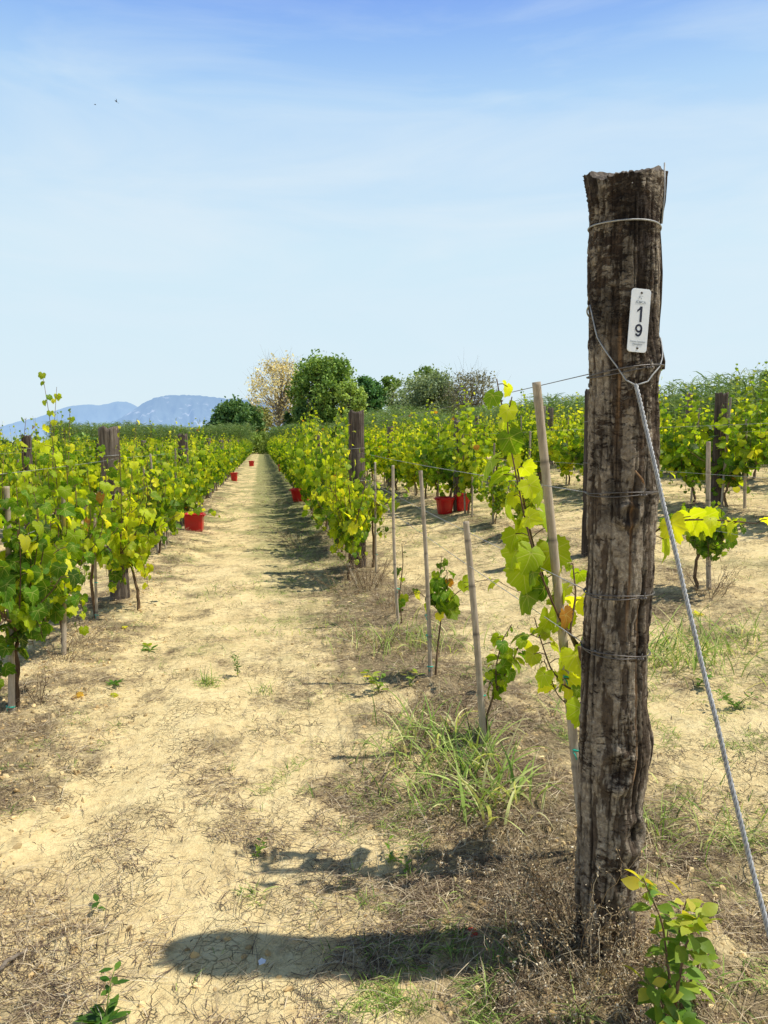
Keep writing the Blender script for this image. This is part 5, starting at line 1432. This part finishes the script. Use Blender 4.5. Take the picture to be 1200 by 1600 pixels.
# dead weeds: branching brown stalks with seed heads
def dead_weed(px, py, label, seed, n=60, h=.30, spread=.12, heads=True, hue=.45, thick=.0013, lean=(0, 0)):
    r2 = np.random.default_rng(seed); x, y = G(px, py); z = gz1(x, y); o = empty('dead_weed', (x, y, z)); tag(o, label, 'dry weed', 'dead weed bushes')
    n = int(n * .52); m = MB(); hp = []
    for i in range(n):
        a = r2.uniform(0, 2 * PI); q = r2.random() ** .5 * spread * .6; b = np.array([math.cos(a) * q, math.sin(a) * q, -.005]); hh = h * r2.uniform(.35, 1.05)
        e = b + [math.cos(a) * spread * r2.uniform(.2, 1.4) + lean[0] * hh, math.sin(a) * spread * r2.uniform(.2, 1.4) + lean[1] * hh, hh]
        c = curve3(b, (b + e) / 2 + [r2.normal(0, .02), r2.normal(0, .02), hh * .2], e, 9); hu = np.clip(hue + r2.normal(0, .2), 0, 1)
        c[1:] += r2.normal(0, .0035, (8, 3))
        m.tube(c, np.linspace(thick, thick * .5, 9), 3, (hu, r2.random()), cap=False)
        for k in range(r2.integers(3, 8)):
            p = c[r2.integers(3, 9)]; e2 = p + norm(r2.normal(0, 1, 3) + [0, 0, .9]) * hh * r2.uniform(.08, .25)
            m.tube([p, (p + e2) / 2 + r2.normal(0, .004, 3), e2], [thick * .6, thick * .5, thick * .35], 3, (hu, r2.random()), cap=False)
            hp.append(e2); hp.append((p + e2) / 2 + r2.normal(0, .006, 3))
    m.build('stalks', M['dryweed'], o)
    if heads:
        hp = np.array(hp); hp = np.concatenate([hp, hp + r2.normal(0, .007, hp.shape)]); k = len(hp); f = MB(); X = norm(r2.normal(0, 1, (k, 3))); T = norm(np.cross(X, r2.normal(0, 1, (k, 3)))); N = np.cross(X, T)
        tv = np.array([[0, -1, 0], [.5, 0, .2], [0, 1, 0], [-.5, 0, .2], [0, 0, -.4]]); tf = [np.array([[0, 1, 4], [1, 2, 4], [2, 3, 4], [3, 0, 4]])]
        f.scatter(tv, tf, hp, X, T, N, r2.uniform(.0022, .0058, k), np.stack([np.clip(r2.normal(.55, .28, k), 0, 1), r2.random(k)], -1)); f.build('seed_heads', M['dryweed'], o)  # small dry seed heads on the twig tips, not leaves
    return o
dead_weed(905, 1490, 'large reddish-brown dead weed bush covering the foot of the numbered post', 1, 110, .30, .13)
dead_weed(850, 1500, 'brown dead weed with pale seed heads on the path side of the post foot', 2, 80, .27, .12, lean=(-.2, 0))
dead_weed(820, 1400, 'dry twiggy weed in the shadow beside the post foot', 3, 50, .20, .12)
dead_weed(930, 1570, 'dead weed with whitish seed heads nearest in front of the numbered post', 4, 80, .18, .11, hue=.6)
dead_weed(990, 1540, 'low dead weed between the post foot and the green shrub', 5, 45, .14, .08)
dead_weed(870, 1590, 'short tangled dead weed in front of the brown one', 15, 55, .12, .11)
dead_weed(700, 1330, 'flattened dry weed in the leafy shadow near the lush grass', 16, 60, .10, .16, True, .5)
dead_weed(640, 1130, 'dry weed tangle on the path side of the lush grass', 17, 50, .14, .14, True, .5)
dead_weed(590, 1010, 'dry weed tangle on the path side of the fourth stake', 18, 60, .16, .22, True, .45, .0018)
dead_weed(1070, 1400, 'thin forked dead weed stalks behind the small oval-leaved shrub', 6, 7, .26, .10, True, .3)
dead_weed(575, 925, 'tangled dark brown dead weed at the foot of the thick second post', 7, 80, .36, .20, True, .35, .0022)
dead_weed(610, 955, 'dead weed bush just in front of the fifth stake', 8, 60, .28, .20, True, .4, .002)
dead_weed(540, 930, 'low dead weed on the path side of the second post', 9, 50, .22, .25, True, .45, .002)
dead_weed(60, 1108, 'small dark dead weed stalk beside the nearest mountain-side stake', 10, 14, .20, .05, True, .15, .0022)
dead_weed(95, 1040, 'dark dead weed at the foot of the second mountain-side stake', 11, 26, .16, .12, True, .2, .0018)
dead_weed(125, 1010, 'dry brown weed between the second and third mountain-side stakes', 12, 36, .18, .16, True, .3, .0018)
dead_weed(1110, 935, 'dead brown weed at the foot of the isolated bushy vine', 13, 46, .26, .18, True, .4, .0022)
dead_weed(470, 850, 'far low dead weed beside the thin dark post', 14, 46, .25, .35, True, .4, .003)

# small loose things
def flat_leaf(px, py, s, label, seed, mat='leaf', hue=.7, name='fallen_leaf', cat='leaf'):
    r2 = np.random.default_rng(seed); x, y = G(px, py); z = gz1(x, y); m = MB(); a = r2.uniform(0, 6.28)
    put_leaves(m, [[0, 0, s * .35]], [[math.cos(a), math.sin(a), .15]], [[.15, -.2, 1]], [s], np.array([hue]), 3, r2)
    o = m.build(name, M[mat]); o.location = (x, y, z); tag(o, label, cat, 'fallen leaves' if name == 'fallen_leaf' else None)
flat_leaf(740, 1458, .022, 'bright red shrivelled leaf on the soil just above the post shadow', 1, 'redleaf')
flat_leaf(230, 1006, .045, 'fallen green vine leaf in the path near the rosette weed', 2, hue=.5)
flat_leaf(178, 1088, .030, 'fallen yellow-green leaf by the flat dark weed', 3, hue=.8)
flat_leaf(122, 1092, .035, 'orange-brown fallen leaf near the mountain-side row', 4, hue=.985)
flat_leaf(195, 985, .030, 'pale yellow fallen leaf near the split grey post', 5, hue=.9)
flat_leaf(755, 1010 + 60, .03, 'yellow fallen leaf behind the short thick stake', 6, hue=.9)
flat_leaf(1092, 962, .045, 'yellow fallen leaf below the isolated bushy vine', 7, hue=.85)
x, y = G(405, 1504); m = MB(); m.add([[0, 0, .004], [.016, .003, .007], [.019, .016, .006], [.006, .019, .012], [-.003, .010, .010]], [np.array([[0, 1, 2, 3, 4]])]); o = m.build('paper_scrap', M['paper']); o.location = (x, y, gz1(x, y) + .004); tag(o, 'tiny white scrap lying in the post shadow', 'scrap')
xa, ya = G(-2, 1506); xb, yb = G(44, 1472); m = MB(); za = gz1(xa, ya) + .012; t = np.linspace(0, 1, 14)[:, None]; A_ = np.array([xa, ya, za]); B_ = np.array([xb, yb, gz1(xb, yb) + .012]); c = (B_ - A_) * t; c[:, 2] += .006 * np.sin(t[:, 0] * 5); c[:, 0] += .003 * np.sin(t[:, 0] * 17)
m.tube(c, np.linspace(.007, .004, 14), 8); o = m.build('stick', M['stake']); o.location = A_; tag(o, 'smooth grey stick lying at the path edge', 'stick')
rs_ = np.random.default_rng(91)

# birds
def bird(px, py, dist, span, label, seed, rz, bank):
    p = P(px, py, dist); root = empty('bird', p); root.rotation_euler = (bank, 0, rz); tag(root, label, 'bird')
    m = MB(); t = np.linspace(-1, 1, 15); s = span
    m.tube(np.stack([t * s * .32, 0 * t, .02 * s * (1 - t * t)], -1), np.maximum(.004, .085 * s * (1 - np.abs(t) ** 2.2) ** .6), 10); 
    m.add(np.array([[-.28, 0, 0], [-.5, .09, 0], [-.47, 0, .01], [-.5, -.09, 0]]) * s, np.array([[0, 1, 2], [0, 2, 3]])); m.build('body', M['bird'], root)
    for sg in (-1, 1):
        w = MB(); u = np.linspace(0, 1, 8); le = np.stack([.10 + .10 * np.sin(u * PI) - .12 * u ** 2, sg * (.04 + .46 * u), .18 * np.sin(u * 2.2)], -1); te = le - np.stack([.20 * (1 - u) ** .6 + .02, 0 * u, 0 * u], -1)
        v = np.concatenate([le, te]) * s; k = np.arange(7); w.add(v, np.stack([k, k + 1, k + 9, k + 8], -1)); w.build('wing', M['bird'], root)
bird(181.5, 158.5, 40, .34, 'dark little bird high in the blue sky', 1, 1.2, 1.1)
bird(148.5, 163.5, 60, .26, 'fainter farther bird beside the dark one in the sky', 2, .4, .35)

# ------------------------------------------------------------------ sky and sun
EL = R(61.5); AZ = math.atan2(float(RGT[1] * 1.286 - FWD[1] * .03), float(RGT[0] * 1.286 - FWD[0] * .03))
S = Vector((math.cos(EL) * math.cos(AZ), math.cos(EL) * math.sin(AZ), math.sin(EL)))
w = bpy.data.worlds.new('World'); SC.world = w; w.use_nodes = True
t = NT('w', world=w)
sky = t.n('ShaderNodeTexSky', sky_type='NISHITA', sun_disc=False, sun_elevation=EL, sun_rotation=PI / 2 - AZ, altitude=100, air_density=1.0, dust_density=1.2, ozone_density=2.0)
g = t.n('ShaderNodeTexCoord').outputs['Generated']; z = t.sep(g)[2]
skc = t.mix(1.0, sky.outputs[0], (.095, .095, .095, 1), 'MULTIPLY')
haze = t.ramp(z, [(0.0, (.75, .89, .965)), (.12, (.72, .885, .975)), (.24, (.68, .87, .985)), (.33, (.60, .80, .985)), (.40, (.46, .70, .985)), (.45, (.33, .56, .96)), (.495, (.235, .43, .93)), (.60, (.12, .22, .46)), (1, (.045, .085, .19))])
wisp = t.noise(t.mapping(g, (1.2, 1.2, 6.0), rot=(.25, .1, .5)), 2.2, 6, .55, .6)
haze = t.mix(t.math('MULTIPLY', t.ramp(wisp, [(.44, 0), (.72, 1)]), t.ramp(z, [(.05, .25), (.25, .75), (.44, .45), (.6, 0)])), haze, (.78, .90, .985, 1))
col = t.mix(.93, skc, haze)
bg = t.n('ShaderNodeBackground', {0: col, 1: 1.0})
wo = t.n('ShaderNodeOutputWorld'); t.nt.links.new(bg.outputs[0], wo.inputs[0])
ld = bpy.data.lights.new('sun', 'SUN'); ld.energy = 5.0; ld.angle = R(.53); ld.color = (1.0, .955, .86)
lo = bpy.data.objects.new('sun', ld); COL.objects.link(lo); lo.rotation_euler = S.to_track_quat('Z', 'Y').to_euler()

# ------------------------------------------------------------------ camera
cd = bpy.data.cameras.new('camera'); cd.sensor_fit = 'VERTICAL'; cd.sensor_height = 36; cd.lens = 36 * FPX / 1600; cd.clip_end = 60000; cd.clip_start = .05
co = bpy.data.objects.new('camera', cd); COL.objects.link(co); co.location = (0, 0, H); co.rotation_euler = (PI / 2 - PITCH, 0, -YAW); SC.camera = co
SC.view_settings.view_transform = 'Standard'; SC.view_settings.look = 'None'; SC.view_settings.exposure = 0; SC.view_settings.gamma = 1
SC.render.engine = 'CYCLES'; SC.cycles.max_bounces = 8; SC.cycles.transmission_bounces = 6; SC.cycles.transparent_max_bounces = 8; SC.cycles.use_denoising = True
